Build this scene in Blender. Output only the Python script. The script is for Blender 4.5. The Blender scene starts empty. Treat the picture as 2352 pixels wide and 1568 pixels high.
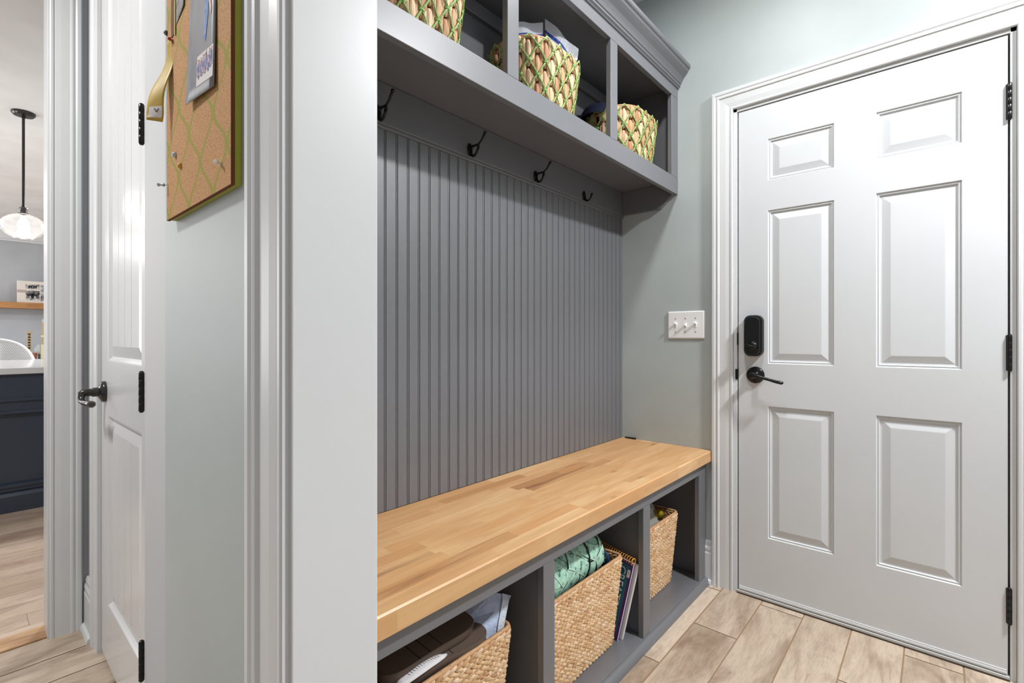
import bpy, math, random
from mathutils import Vector, Matrix, Euler, noise as mnoise
random.seed(7)
R = math.radians
COL = bpy.context.scene.collection
SC = bpy.context.scene

# ------------------------------------------------------------------ materials
def lin(c):
    return tuple(((v/255.0)/12.92 if v/255.0 <= 0.04045 else ((v/255.0+0.055)/1.055)**2.4) for v in c) + (1.0,)

class NT:
    def __init__(s, name):
        s.m = bpy.data.materials.new(name); s.m.use_nodes = True
        s.t = s.m.node_tree; s.t.nodes.clear()
        s.out = s.n('ShaderNodeOutputMaterial'); s.b = s.n('ShaderNodeBsdfPrincipled')
        s.l(s.b.outputs[0], s.out.inputs[0])
    def n(s, typ, **kw):
        nd = s.t.nodes.new(typ)
        for k, v in kw.items(): setattr(nd, k, v)
        return nd
    def l(s, a, b): s.t.links.new(a, b)
    def set(s, **kw):
        for k, v in kw.items():
            s.b.inputs[k.replace('_', ' ')].default_value = v
    def coord(s, scale=(1, 1, 1), src='Object', add=None):
        c = s.n('ShaderNodeTexCoord'); mp = s.n('ShaderNodeMapping')
        mp.inputs['Scale'].default_value = scale
        if add is not None:
            va = s.n('ShaderNodeVectorMath', operation='ADD'); s.l(c.outputs[src], va.inputs[0]); s.l(add, va.inputs[1])
            s.l(va.outputs[0], mp.inputs[0])
        else:
            s.l(c.outputs[src], mp.inputs[0])
        return mp.outputs[0]
    def noise(s, vec, scale=5, detail=4, rough=.55, dist=0):
        nd = s.n('ShaderNodeTexNoise'); nd.inputs['Scale'].default_value = scale
        nd.inputs['Detail'].default_value = detail; nd.inputs['Roughness'].default_value = rough
        nd.inputs['Distortion'].default_value = dist
        if vec: s.l(vec, nd.inputs['Vector'])
        return nd.outputs['Fac']
    def ramp(s, fac, stops, interp='LINEAR'):
        r = s.n('ShaderNodeValToRGB'); cr = r.color_ramp; cr.interpolation = interp
        while len(cr.elements) > 1: cr.elements.remove(cr.elements[-1])
        cr.elements[0].position = stops[0][0]; cr.elements[0].color = lin(stops[0][1])
        for p, c in stops[1:]:
            e = cr.elements.new(p); e.color = lin(c)
        s.l(fac, r.inputs[0]); return r.outputs[0]
    def mix(s, fac, a, b, mode='MIX'):
        m = s.n('ShaderNodeMix', data_type='RGBA', blend_type=mode)
        for sock, v in ((m.inputs[0], fac), (m.inputs[6], a), (m.inputs[7], b)):
            if isinstance(v, (int, float)): sock.default_value = v
            elif isinstance(v, tuple): sock.default_value = v if len(v) == 4 else lin(v)
            else: s.l(v, sock)
        return m.outputs[2]
    def math(s, op, a, b=None, c=None):
        m = s.n('ShaderNodeMath', operation=op)
        for i, v in enumerate((a, b, c)):
            if v is None: continue
            if isinstance(v, (int, float)): m.inputs[i].default_value = v
            else: s.l(v, m.inputs[i])
        return m.outputs[0]
    def bump(s, h, strength=.2, dist=.002):
        b = s.n('ShaderNodeBump'); b.inputs['Strength'].default_value = strength
        b.inputs['Distance'].default_value = dist
        s.l(h, b.inputs['Height']); s.l(b.outputs[0], s.b.inputs['Normal'])
    def attr(s, name='rnd'):
        a = s.n('ShaderNodeAttribute', attribute_name=name); return a
    def sep(s, vec):
        x = s.n('ShaderNodeSeparateXYZ'); s.l(vec, x.inputs[0]); return x.outputs

def paint(name, rgb, rough=.4, bscale=350, bstr=.05, spec=.5, var=.03):
    t = NT(name); v = t.coord()
    n1 = t.noise(v, 2.5, 3)
    lo = tuple(max(0, c*(1-var)) for c in rgb); hi = tuple(min(255, c*(1+var)) for c in rgb)
    t.l(t.ramp(n1, [(.3, lo), (.7, hi)]), t.b.inputs['Base Color'])
    t.set(Roughness=rough); t.b.inputs['Specular IOR Level'].default_value = spec
    t.bump(t.noise(v, bscale, 2), bstr, .001)
    return t.m

def plain(name, rgb, rough=.5, metal=0.0, spec=.5, emit=None, estr=0):
    t = NT(name); t.set(Base_Color=lin(rgb), Roughness=rough, Metallic=metal)
    t.b.inputs['Specular IOR Level'].default_value = spec
    v = t.coord(); t.bump(t.noise(v, 200, 2), .03, .0006)
    if emit:
        t.b.inputs['Emission Color'].default_value = lin(emit); t.b.inputs['Emission Strength'].default_value = estr
    return t.m

M = {}
M['wall'] = paint('wall_grey_green', (175, 183, 182), .48, 260, .09)
M['kwall'] = paint('wall_kitchen_grey', (172, 175, 179), .6)
M['ceil'] = paint('ceiling_white', (226, 226, 226), .7)
M['white'] = paint('trim_white', (213, 215, 216), .34, 120, .03, var=.008)
M['door'] = paint('door_white', (211, 214, 216), .38, 160, .04, var=.01)
M['doorgloss'] = paint('door_white_gloss', (214, 215, 216), .24, 40, .05, var=.01)
M['flat'] = paint('board_white_flat', (192, 194, 196), .6, 120, .06, var=.01)
M['grey'] = paint('locker_grey', (108, 109, 113), .36, 220, .06, spec=.7, var=.02)
M['black'] = plain('black_bronze', (20, 20, 21), .25, .3)
M['hook'] = plain('black_iron', (12, 12, 12), .35, .2)
M['hinge'] = plain('worn_dark_hinge', (52, 52, 53), .25, .8)
M['steel'] = plain('satin_metal', (120, 120, 118), .3, 1.0)
M['plastic'] = plain('white_plastic', (236, 236, 235), .3)
M['slot'] = plain('dark_gap', (28, 28, 28), .8)
M['navy'] = paint('cabinet_navy', (57, 66, 81), .35)
M['bronze'] = plain('oil_bronze', (66, 64, 62), .22, .6)
M['quartz'] = paint('white_quartz', (225, 226, 228), .06)
M['chairwhite'] = plain('white_resin', (232, 232, 232), .5)
M['green_edge'] = plain('olive_green_paint', (164, 166, 52), .5)
M['cork_dark'] = plain('torn_cork_brown', (112, 62, 32), .9)
M['sole'] = plain('brown_rubber', (92, 76, 66), .75)
M['footbed'] = plain('dark_footbed', (52, 47, 44), .6)
M['orange'] = plain('orange_wire', (222, 152, 50), .35)
M['paper'] = plain('page_white', (226, 222, 224), .7)
M['purple'] = plain('cover_purple', (76, 34, 104), .4)
M['teal'] = plain('cover_teal', (44, 106, 118), .4)
M['letter'] = plain('letter_white', (214, 222, 230), .5)
M['red'] = plain('pin_red', (176, 36, 30), .3)
M['orangepin'] = plain('pin_orange', (214, 150, 48), .3)
M['bluepin'] = plain('pin_pale_blue', (170, 190, 204), .3)
M['greypin'] = plain('pin_grey', (110, 120, 116), .3)
M['navycloth'] = plain('navy_cloth', (26, 32, 62), .85)
M['navynylon'] = plain('navy_nylon', (30, 58, 88), .5)
M['gold'] = plain('gold_ball', (178, 158, 40), .15, .8)
M['screw'] = plain('screw_grey', (170, 170, 168), .4)

def m_cord():
    t = NT('green_twisted_cord'); v = t.coord((1, 1, 1))
    n = t.noise(v, 500, 2)
    t.l(t.ramp(n, [(.35, (74, 116, 42)), (.5, (132, 172, 84)), (.7, (196, 214, 150))]), t.b.inputs['Base Color'])
    t.set(Roughness=.6); t.bump(n, .5, .001); return t.m
M['cord'] = m_cord()

def m_straw(name, stops, streak, bs=.6, strk=.32):
    t = NT(name); a = t.attr()
    x = t.sep(a.outputs['Vector'])
    base = t.ramp(x[0], stops)
    v = t.coord(streak, add=a.outputs['Vector'])
    n = t.noise(v, 1.0, 4, .6)
    c = t.mix(t.ramp(n, [(.35, (255, 255, 255)), (.62, (0, 0, 0))]), base, (118, 70, 38, ), 'MIX')
    c = t.mix(strk, base, c)
    d = t.ramp(n, [(.3, (255, 255, 255)), (.36, (0, 0, 0))])
    c = t.mix(t.math('MULTIPLY', t.sep(d)[0], .45), c, (96, 58, 34))
    t.l(c, t.b.inputs['Base Color']); t.set(Roughness=.6)
    t.bump(n, bs, .002); return t.m
M['hyacinth'] = m_straw('water_hyacinth', [(0, (186, 136, 94)), (.3, (208, 164, 120)), (.7, (224, 186, 142)), (1, (236, 206, 168))], (260, 260, 14), .9, .6)
M['seagrass'] = m_straw('braided_seagrass', [(0, (196, 150, 106)), (.25, (218, 178, 132)), (.75, (234, 198, 154)), (1, (244, 216, 184))], (90, 90, 200))
M['straw_dark'] = plain('basket_core_brown', (120, 80, 50), .9)
M['rim'] = m_straw('basket_rim_straw', [(0, (200, 150, 104)), (1, (224, 184, 138))], (60, 60, 300))

def m_butcher():
    t = NT('butcher_block'); a = t.attr(); x = t.sep(a.outputs['Vector'])
    off = t.n('ShaderNodeVectorMath', operation='SCALE'); t.l(a.outputs['Vector'], off.inputs[0]); off.inputs['Scale'].default_value = 30
    v = t.coord((26, 2.0, 26), add=off.outputs[0]); g = t.noise(v, 1.6, 6, .62, .6)
    v2 = t.coord((7, 2.4, 7), add=off.outputs[0]); bl = t.noise(v2, 1.0, 3, .5)
    base = t.ramp(x[0], [(0, (176, 128, 84)), (.1, (192, 146, 98)), (.3, (205, 160, 110)), (.7, (214, 172, 122)), (1, (220, 182, 134))])
    c = t.mix(t.ramp(g, [(.38, (0, 0, 0)), (.7, (180, 180, 180))]), base, (164, 110, 66))
    c = t.mix(t.ramp(bl, [(.45, (0, 0, 0)), (.72, (190, 190, 190))]), c, (196, 138, 82))
    # dark heart streaks on a few staves only
    st = t.math('GREATER_THAN', x[1], .9)
    dk = t.ramp(t.noise(v, .8, 4, .6, 1.0), [(.52, (0, 0, 0)), (.66, (210, 210, 210))])
    f = t.math('MULTIPLY', st, t.sep(dk)[0])
    c = t.mix(f, c, (104, 58, 34))
    # knots
    vo = t.n('ShaderNodeTexVoronoi'); vo.inputs['Scale'].default_value = 1.0
    t.l(t.coord((9, 3.4, 9), add=off.outputs[0]), vo.inputs['Vector'])
    k = t.ramp(vo.outputs['Distance'], [(.03, (255, 255, 255)), (.11, (0, 0, 0))])
    f = t.math('MULTIPLY', t.math('GREATER_THAN', x[2], .6), t.sep(k)[0])
    c = t.mix(t.math('MULTIPLY', f, .8), c, (84, 46, 30))
    t.l(c, t.b.inputs['Base Color']); t.set(Roughness=.38); t.bump(g, .08, .001); return t.m
M['butcher'] = m_butcher()

def m_tile(name, stops, dark, rough=.45):
    t = NT(name); a = t.attr(); x = t.sep(a.outputs['Vector'])
    off = t.n('ShaderNodeVectorMath', operation='SCALE'); t.l(a.outputs['Vector'], off.inputs[0]); off.inputs['Scale'].default_value = 25
    v = t.coord((1, .3, 1), add=off.outputs[0])
    n1 = t.noise(v, 9, 5, .6, .8)
    vg = t.coord((1, .11, 1), add=off.outputs[0]); g = t.noise(vg, 70, 5, .65, 2.2)
    base = t.ramp(x[0], stops)
    c = t.mix(t.ramp(n1, [(.44, (0, 0, 0)), (.68, (235, 235, 235))]), base, dark)
    c = t.mix(t.math('MULTIPLY', t.sep(t.ramp(g, [(.45, (0, 0, 0)), (.75, (255, 255, 255))]))[0], .38), c, tuple(int(d*.82) for d in dark))
    t.l(c, t.b.inputs['Base Color']); t.set(Roughness=rough); t.bump(g, .06, .001); return t.m
M['tile'] = m_tile('wood_look_tile', [(0, (184, 166, 146)), (.5, (198, 180, 160)), (1, (210, 192, 172))], (134, 112, 92))
M['kfloor'] = m_tile('oak_plank', [(0, (190, 168, 148)), (.5, (204, 182, 162)), (1, (216, 196, 176))], (160, 132, 112), .35)
M['grout'] = plain('tan_grout', (150, 122, 94), .9)
M['shelfwood'] = m_tile('shelf_oak', [(0, (172, 120, 68)), (1, (184, 132, 80))], (142, 94, 50))
M['thresh'] = m_tile('threshold_oak', [(0, (200, 160, 118)), (1, (206, 168, 126))], (150, 108, 72))

def m_cork():
    t = NT('cork_with_green_trellis'); v = t.coord()
    n = t.noise(v, 420, 3, .7); n2 = t.noise(v, 60, 3)
    c = t.ramp(n, [(.3, (112, 66, 38)), (.42, (176, 128, 80)), (.6, (198, 152, 102)), (.8, (214, 172, 124))])
    s = t.sep(v)
    W, P, A = .105, .112, .0235
    wob = t.math('MULTIPLY', t.math('SUBTRACT', n2, .5), .006)
    xx = t.math('ADD', s[0], wob)
    ph = t.math('MULTIPLY', t.math('COSINE', t.math('MULTIPLY', s[2], 2*math.pi/P)), A)
    def fam(sign, shift):
        q = t.math('ADD', t.math('SUBTRACT' if sign > 0 else 'ADD', xx, ph), shift+10*W)
        fr = t.math('FRACT', t.math('DIVIDE', q, W))
        return t.math('MULTIPLY', t.math('ABSOLUTE', t.math('SUBTRACT', fr, .5)), W)
    d = t.math('MINIMUM', fam(1, 0), fam(-1, W/2))
    edge = t.math('ADD', d, t.math('MULTIPLY', t.math('SUBTRACT', n, .5), .006))
    mk = t.n('ShaderNodeMapRange'); t.l(edge, mk.inputs[0]); mk.inputs[1].default_value = .0040; mk.inputs[2].default_value = .0062
    mk.inputs[3].default_value = .9; mk.inputs[4].default_value = 0
    c = t.mix(mk.outputs[0], c, (146, 142, 46))
    t.l(c, t.b.inputs['Base Color']); t.set(Roughness=.85); t.bump(n, .4, .001); return t.m
M['cork'] = m_cork()

def m_money():
    t = NT('money_print_mint'); v = t.coord(); g = t.noise(v, 55, 3)
    t.l(t.ramp(g, [(.3, (136, 184, 160)), (.55, (170, 216, 194)), (.75, (190, 230, 210))]), t.b.inputs['Base Color'])
    t.set(Roughness=.7); t.bump(t.noise(v, 40, 3), .12, .003); return t.m
M['money'] = m_money()
M['moneydark'] = plain('print_dark_green', (74, 114, 98), .7)
M['moneyline'] = plain('print_outline_green', (38, 66, 56), .7)
M['moneypale'] = plain('print_pale_mint', (206, 240, 222), .7)
M['moneyseam'] = plain('fabric_seam', (20, 36, 32), .8)

def m_film(name, rgb, alpha, rough=.15):
    t = NT(name); t.set(Base_Color=lin(rgb), Roughness=rough, Alpha=alpha)
    v = t.coord(); t.bump(t.noise(v, 45, 4, .6, 1.5), .7, .006); return t.m
M['film'] = m_film('clear_plastic_film', (224, 230, 248), .85)
M['filmstripe'] = m_film('blue_zip_stripe', (64, 84, 170), .95)
M['filmlight'] = m_film('frosted_plastic_top', (232, 236, 246), .9)
M['mailer'] = m_film('pale_poly_mailer', (186, 200, 226), 1.0, .35)
M['mailer_in'] = m_film('mailer_white_edge', (220, 228, 240), 1.0, .35)
M['foggy'] = m_film('foggy_plastic', (196, 198, 190), .85, .3)
def m_glass(name, rgb=(255, 255, 255), rough=0.0):
    t = NT(name); g = t.n('ShaderNodeBsdfGlass'); g.inputs['IOR'].default_value = 1.12; g.inputs['Roughness'].default_value = rough
    g.inputs['Color'].default_value = lin(rgb)
    tr = t.n('ShaderNodeBsdfTranslucent'); tr.inputs['Color'].default_value = lin((245, 245, 245))
    mx = t.n('ShaderNodeMixShader'); mx.inputs[0].default_value = .03; t.l(g.outputs[0], mx.inputs[1]); t.l(tr.outputs[0], mx.inputs[2])
    t.l(mx.outputs[0], t.out.inputs[0]); t.t.nodes.remove(t.b); return t.m
M['glass'] = m_glass('clear_glass')
M['bulb'] = plain('glowing_bulb', (255, 250, 240), .3, emit=(255, 246, 232), estr=14)

def m_weave():
    t = NT('white_open_weave'); v = t.coord((1, 72, 72)); s = t.sep(v)
    row = t.math('FLOOR', s[2]); odd = t.math('MULTIPLY', t.math('MODULO', row, 2), .5)
    fx = t.math('SUBTRACT', t.math('FRACT', t.math('ADD', s[1], odd)), .5); fz = t.math('SUBTRACT', t.math('FRACT', s[2]), .5)
    d = t.math('SQRT', t.math('ADD', t.math('MULTIPLY', fx, fx), t.math('MULTIPLY', fz, fz)))
    t.l(t.ramp(d, [(.2, (150, 150, 152)), (.28, (236, 236, 236))]), t.b.inputs['Base Color'])
    t.set(Roughness=.5); return t.m
M['weave'] = m_weave()

def m_photo(name, pal, scale, stretch=(1, 1, 1)):
    t = NT(name); v = t.coord(stretch); n = t.noise(v, scale, 3, .6)
    t.l(t.ramp(n, pal), t.b.inputs['Base Color']); t.set(Roughness=.35); return t.m
M['card'] = m_photo('card_grey_print', [(.3, (104, 112, 128)), (.5, (136, 136, 140)), (.7, (112, 110, 116))], 22, (1, 1, .35))
M['cardblue'] = m_photo('blue_uniform_print', [(.3, (70, 104, 168)), (.55, (108, 142, 200)), (.75, (196, 170, 160))], 120)
M['cardwhite'] = plain('print_white', (222, 218, 216), .4)
M['cardpeople'] = m_photo('tiny_blue_figures', [(.38, (84, 96, 170)), (.5, (128, 134, 190)), (.56, (206, 178, 168)), (.7, (226, 220, 218))], 260, (1, 1, .45))
M['cardgrey'] = m_photo('grey_photo', [(.35, (96, 92, 90)), (.6, (150, 146, 144)), (.75, (206, 204, 204))], 60)
M['ribbon'] = m_photo('yellow_ribbon', [(.3, (178, 152, 62)), (.6, (204, 172, 78)), (.8, (190, 172, 104))], 40)
M['ink'] = plain('dark_ink', (60, 56, 66), .6)
M['skin'] = plain('print_skin', (206, 172, 154), .5)
M['canvas'] = plain('canvas_cream', (220, 212, 204), .7)
M['bwphoto'] = m_photo('black_white_farm_photo', [(.34, (40, 40, 42)), (.46, (120, 118, 118)), (.6, (196, 194, 192)), (.75, (226, 224, 222))], 16)
M['animal'] = plain('print_dark', (44, 42, 44), .7)
M['toywood'] = plain('toy_pale_wood', (176, 156, 124), .6)
M['toycream'] = plain('toy_cream', (220, 210, 176), .6)
M['toygrey'] = plain('toy_grey', (186, 190, 188), .6)
M['terracotta'] = plain('terracotta', (158, 98, 72), .6)
M['toyblue'] = plain('toy_blue', (126, 146, 214), .3)
M['toydark'] = plain('toy_dark_green', (60, 70, 64), .6)
M['tableTop'] = plain('pale_table', (206, 208, 210), .4)

# ------------------------------------------------------------------ mesh builder
class MB:
    def __init__(s): s.v = []; s.f = []; s.m = []; s.r = []
    def face(s, idx, m=0, r=None):
        s.f.append(tuple(idx)); s.m.append(m); s.r.append(r if r else (.5, .5, .5))
    def quadp(s, pts, m=0, r=None):
        i = len(s.v); s.v += [Vector(p) for p in pts]; s.face(range(i, i+len(pts)), m, r)
    def box(s, x0, x1, y0, y1, z0, z1, m=0, r=None):
        if x0 > x1: x0, x1 = x1, x0
        if y0 > y1: y0, y1 = y1, y0
        i = len(s.v)
        s.v += [Vector(p) for p in ((x0,y0,z0),(x1,y0,z0),(x1,y1,z0),(x0,y1,z0),(x0,y0,z1),(x1,y0,z1),(x1,y1,z1),(x0,y1,z1))]
        for q in ((0,3,2,1),(4,5,6,7),(0,1,5,4),(1,2,6,5),(2,3,7,6),(3,0,4,7)): s.face([i+k for k in q], m, r)
        return s
    def prism(s, poly, fn, a, b, m=0, caps=True, r=None):
        """poly: 2-D outline; fn(p,q,t)->xyz; swept from t=a to t=b"""
        n = len(poly); i = len(s.v)
        for t in (a, b): s.v += [Vector(fn(p, q, t)) for p, q in poly]
        for k in range(n): s.face((i+k, i+(k+1) % n, i+n+(k+1) % n, i+n+k), m, r)
        if caps: s.face(range(i+n-1, i-1, -1), m, r); s.face(range(i+n, i+2*n), m, r)
        return s
    def strip(s, rows, m=0, closed=False, r=None):
        """rows: list of equal-length point lists -> quad sheet"""
        i = len(s.v); n = len(rows[0])
        for row in rows: s.v += [Vector(p) for p in row]
        for a in range(len(rows)-1):
            for k in range(n if closed else n-1):
                k2 = (k+1) % n
                mm = m(a, k) if callable(m) else m
                if mm is None: continue
                s.face((i+a*n+k, i+a*n+k2, i+(a+1)*n+k2, i+(a+1)*n+k), mm, r)
        return s
    def tube(s, pts, rad, n=8, m=0, caps=True, r=None, closed=False):
        P = [Vector(p) for p in pts]; N = len(P); i = len(s.v); up = None
        for k in range(N):
            if closed: t = P[(k+1) % N]-P[k-1]
            else: t = P[min(k+1, N-1)]-P[max(k-1, 0)]
            t.normalize()
            if up is None:
                up = Vector((0, 0, 1)) if abs(t.z) < .9 else Vector((1, 0, 0))
            u = (up-t*up.dot(t))
            if u.length < 1e-6: u = Vector((1, 0, 0))-t*t.x
            u.normalize(); w = t.cross(u); up = u
            rr = rad[k] if isinstance(rad, (list, tuple)) else rad
            for j in range(n):
                a = 2*math.pi*j/n; s.v.append(P[k]+u*rr*math.cos(a)+w*rr*math.sin(a))
        for k in range(N if closed else N-1):
            k2 = (k+1) % N
            for j in range(n): s.face((i+k*n+j, i+k*n+(j+1) % n, i+k2*n+(j+1) % n, i+k2*n+j), m, r)
        if caps and not closed:
            s.face(range(i+n-1, i-1, -1), m, r); s.face(range(i+(N-1)*n, i+N*n), m, r)
        return s
    def lathe(s, prof, c, axis='z', n=32, m=0, r=None):
        """prof: list of (radius, height along axis)"""
        i = len(s.v); c = Vector(c)
        for rr, h in prof:
            for j in range(n):
                a = 2*math.pi*j/n; x, y = rr*math.cos(a), rr*math.sin(a)
                s.v.append(c+Vector({'z': (x, y, h), 'y': (x, h, y), 'x': (h, x, y)}[axis]))
        for k in range(len(prof)-1):
            for j in range(n): s.face((i+k*n+j, i+k*n+(j+1) % n, i+(k+1)*n+(j+1) % n, i+(k+1)*n+j), m, r)
        if prof[0][0] > 1e-5: s.face(range(i, i+n), m, r)
        if prof[-1][0] > 1e-5: s.face(range(i+(len(prof)-1)*n, i+len(prof)*n), m, r)
        return s
    def ell(s, c, U, V, W, nu=8, nv=5, m=0, r=None, pw=1.0):
        """ellipsoid with half-axis vectors U (length), V (width), W (thickness)"""
        i = len(s.v); c = Vector(c)
        s.v.append(c-U)
        for a in range(1, nv):
            th = math.pi*a/nv; cu = -math.cos(th); su = math.sin(th)**pw
            for j in range(nu):
                ph = 2*math.pi*j/nu; s.v.append(c+U*cu+V*(su*math.cos(ph))+W*(su*math.sin(ph)))
        s.v.append(c+U); e = len(s.v)-1
        for j in range(nu):
            s.face((i, i+1+(j+1) % nu, i+1+j), m, r)
            s.face((e, e-nu+j, e-nu+(j+1) % nu), m, r)
        for a in range(nv-2):
            for j in range(nu):
                b = i+1+a*nu; s.face((b+j, b+(j+1) % nu, b+nu+(j+1) % nu, b+nu+j), m, r)
        return s
    def xf(s, mat, start=0):
        for k in range(start, len(s.v)): s.v[k] = mat @ s.v[k]
        return s
    def build(s, name, mats, parent=None, smooth=False, bevel=0, seg=2, solid=0, origin=None, angle=None):
        if not isinstance(mats, (list, tuple)): mats = [mats]
        if origin is None:
            if parent is not None: origin = wloc(parent)
            else:
                xs = [v.x for v in s.v]; ys = [v.y for v in s.v]; zs = [v.z for v in s.v]
                origin = Vector(((min(xs)+max(xs))/2, (min(ys)+max(ys))/2, min(zs)))
        origin = Vector(origin)
        me = bpy.data.meshes.new(name)
        me.from_pydata([v-origin for v in s.v], [], s.f); me.update()
        for mm in mats: me.materials.append(mm)
        for p, k in zip(me.polygons, s.m): p.material_index = k; p.use_smooth = bool(smooth)
        at = me.attributes.new('rnd', 'FLOAT_COLOR', 'FACE')
        for k, c in enumerate(s.r): at.data[k].color = (c[0], c[1], c[2], 1)
        if smooth and angle:
            try: me.set_sharp_from_angle(angle=R(angle))
            except Exception: pass
        o = bpy.data.objects.new(name, me); COL.objects.link(o)
        if parent is not None: o.parent = parent
        else: o.location = origin
        if bevel:
            b = o.modifiers.new('edge', 'BEVEL'); b.width = bevel; b.segments = seg; b.limit_method = 'ANGLE'; b.angle_limit = R(40)
        if solid:
            d = o.modifiers.new('thickness', 'SOLIDIFY'); d.thickness = solid; d.offset = 0
        return o

def wloc(o):
    v = Vector(o.location)
    while o.parent is not None:
        o = o.parent; v += Vector(o.location)
    return v
def tag(o, label=None, cat=None, group=None, kind=None):
    if label: o['label'] = label
    if cat: o['category'] = cat
    if group: o['group'] = group
    if kind: o['kind'] = kind
    return o
def thing(name, label, cat, loc, group=None, kind=None):
    o = bpy.data.objects.new(name, None); COL.objects.link(o); o.location = loc; o.empty_display_size = .05
    return tag(o, label, cat, group, kind)
def copy_tree(src, loc):
    r = src.copy(); COL.objects.link(r); r.location = loc
    for ch in src.children:
        c = ch.copy(); COL.objects.link(c); c.parent = r
        for g in ch.children:
            d = g.copy(); COL.objects.link(d); d.parent = c
    return r
def structure(o, label=None, cat=None): return tag(o, label, cat, kind='structure')

def text_pts(body, size, extrude=0.0):
    cu = bpy.data.curves.new('lettering', 'FONT'); cu.body = body; cu.size = size; cu.extrude = extrude
    cu.align_x = 'LEFT'; cu.resolution_u = 3
    ob = bpy.data.objects.new('lettering', cu); COL.objects.link(ob)
    dg = bpy.context.evaluated_depsgraph_get(); dg.update()
    me = bpy.data.meshes.new_from_object(ob.evaluated_get(dg))
    vs = [v.co.copy() for v in me.vertices]; fs = [tuple(p.vertices) for p in me.polygons]
    bpy.data.objects.remove(ob); bpy.data.curves.remove(cu); bpy.data.meshes.remove(me)
    return vs, fs
def add_text(mb, body, size, fn, m=0, extrude=.0004):
    vs, fs = text_pts(body, size, extrude); i = len(mb.v)
    mb.v += [Vector(fn(v.x, v.y, v.z)) for v in vs]
    for f in fs: mb.face([i+k for k in f], m)

# ------------------------------------------------------------------ key dimensions (metres, floor z = 0, camera stands at x = y = 0)
EYE = 1.089
CEIL = 2.74
YD = 2.2            # entry door wall
XB = -1.2           # wall behind the bench
YW = .24            # near wall with the cork board
YP = .318           # wall with the tall narrow door
XK = -2.42          # wall with the kitchen opening

# ------------------------------------------------------------------ room shell
def plank_floor(name, mats, xs, y0, y1, length, gap, offs, label, thick=.03):
    mb = MB()
    mb.box(xs[0], xs[-1], y0, y1, -thick, -.0016, 1)
    for k in range(len(xs)-1):
        a, b = xs[k]+gap/2, xs[k+1]-gap/2
        y = offs(k)
        while y > y0: y -= length
        while y < y1:
            c, d = max(y+gap/2, y0), min(y+length-gap/2, y1)
            if d-c > .004:
                r = (random.random(), random.random(), random.random())
                mb.quadp(((a, c, 0), (b, c, 0), (b, d, 0), (a, d, 0)), 0, r)
            y += length
    o = mb.build(name, mats); structure(o, label, 'floor'); return o
xs = [-.543-.1565*k for k in range(12, 0, -1)] + [-.543, -.392, -.239, -.086, .066, .22, .375, .53, .685, .84, .995, 1.15, 1.305, 1.46, 1.8]
xs = [-2.43] + [x for x in xs if x > -2.42]
iC = xs.index(-.543)
ph = {-2: 1.545, -1: 1.85, 0: 1.545, 1: 1.69, 2: 1.235, 3: 1.53, 4: 1.83, 5: 1.55}
plank_floor('floor', [M['tile'], M['grout']], xs, -2.6, 2.2, .61, .0045, lambda k: ph.get(k-iC, 1.3+.29*((k*2) % 5)), 'beige wood-look plank tile floor of the entry and hall')
kx = [-9.9+.118*k for k in range(63)]; kx = [x for x in kx if x < -2.57]+[-2.535]
plank_floor('floor', [M['kfloor'], plain('plank_gap', (150, 126, 108), .8)], kx, -3.2, 3.0, 1.5, .0012, lambda k: (k*.47) % 1.5, 'pale pinkish oak plank floor of the kitchen')
mb = MB(); mb.box(-2.536, -2.43, -1.4, .215, -.03, .006)
structure(mb.build('trim_1', M['thresh'], bevel=.003), 'tan wooden threshold strip between kitchen planks and hall tile', 'threshold')

def wall_box(name, boxes, mat, label):
    mb = MB()
    for b in boxes: mb.box(*b)
    return structure(mb.build(name, mat), label, 'wall')
DX0, DX1, DZT = -.640, .170, 2.055
wall_box('wall_front', [(XB-.1, DX0-.02, YD, YD+.13, 0, CEIL), (DX1+.02, 1.8, YD, YD+.13, 0, CEIL), (DX0-.02, DX1+.02, YD, YD+.13, DZT+.02, CEIL)], M['wall'], 'grey-green wall around the white entry door')
wall_box('wall_left', [(XB-.1, XB, .43, YD, 0, CEIL)], M['wall'], 'grey-green wall behind the bench and lockers')
wall_box('wall_near', [(-1.034, -.535, YW, YW+.104, 0, CEIL)], M['wall'], 'narrow grey-green wall carrying the cork board')
PX0, PX1, PZT = -2.172, -1.545, 2.452
wall_box('wall_hall', [(XK, PX0-.015, YP, YP+.11, 0, CEIL), (PX1+.015, -1.0, YP, YP+.11, 0, CEIL), (PX0-.015, PX1+.015, YP, YP+.11, PZT+.015, CEIL)], M['kwall'], 'grey hall wall holding the tall narrow white door')
KZ = 2.46; KY = .205
wall_box('wall_kitchen', [(XK-.114, XK, KY+.015, YP+.11, 0, CEIL), (XK-.114, XK, -1.4, KY+.015, KZ+.015, CEIL), (XK-.114, XK, -2.6, -1.4, 0, CEIL)], M['kwall'], 'wall with the white cased opening into the kitchen')
wall_box('wall_back', [(-10.0, -9.9, -3.2, 3.0, 0, CEIL)], M['kwall'], 'far grey kitchen wall behind the island')
wall_box('wall_side', [(-10.0, XK-.114, 3.0, 3.1, 0, CEIL)], M['kwall'], 'side wall of the kitchen')
mb = MB(); mb.box(-10, 1.8, -3.2, 3.1, CEIL, CEIL+.08)
structure(mb.build('ceiling', M['ceil']), 'white flat ceiling over kitchen and hall', 'ceiling')
# kitchen cornice
mb = MB()
prof = [(0, 2.465), (.035, 2.465), (.035, 2.485), (.022, 2.50), (.022, 2.61), (.055, 2.625), (.055, 2.645), (.09, 2.69), (.14, 2.71), (.14, 2.74), (0, 2.74)]
mb.prism(prof, lambda p, q, t: (-9.9+p, t, q), -3.2, 3.0)
structure(mb.build('trim_2', M['white']), 'white crown moulding along the far kitchen wall', 'moulding')

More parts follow.
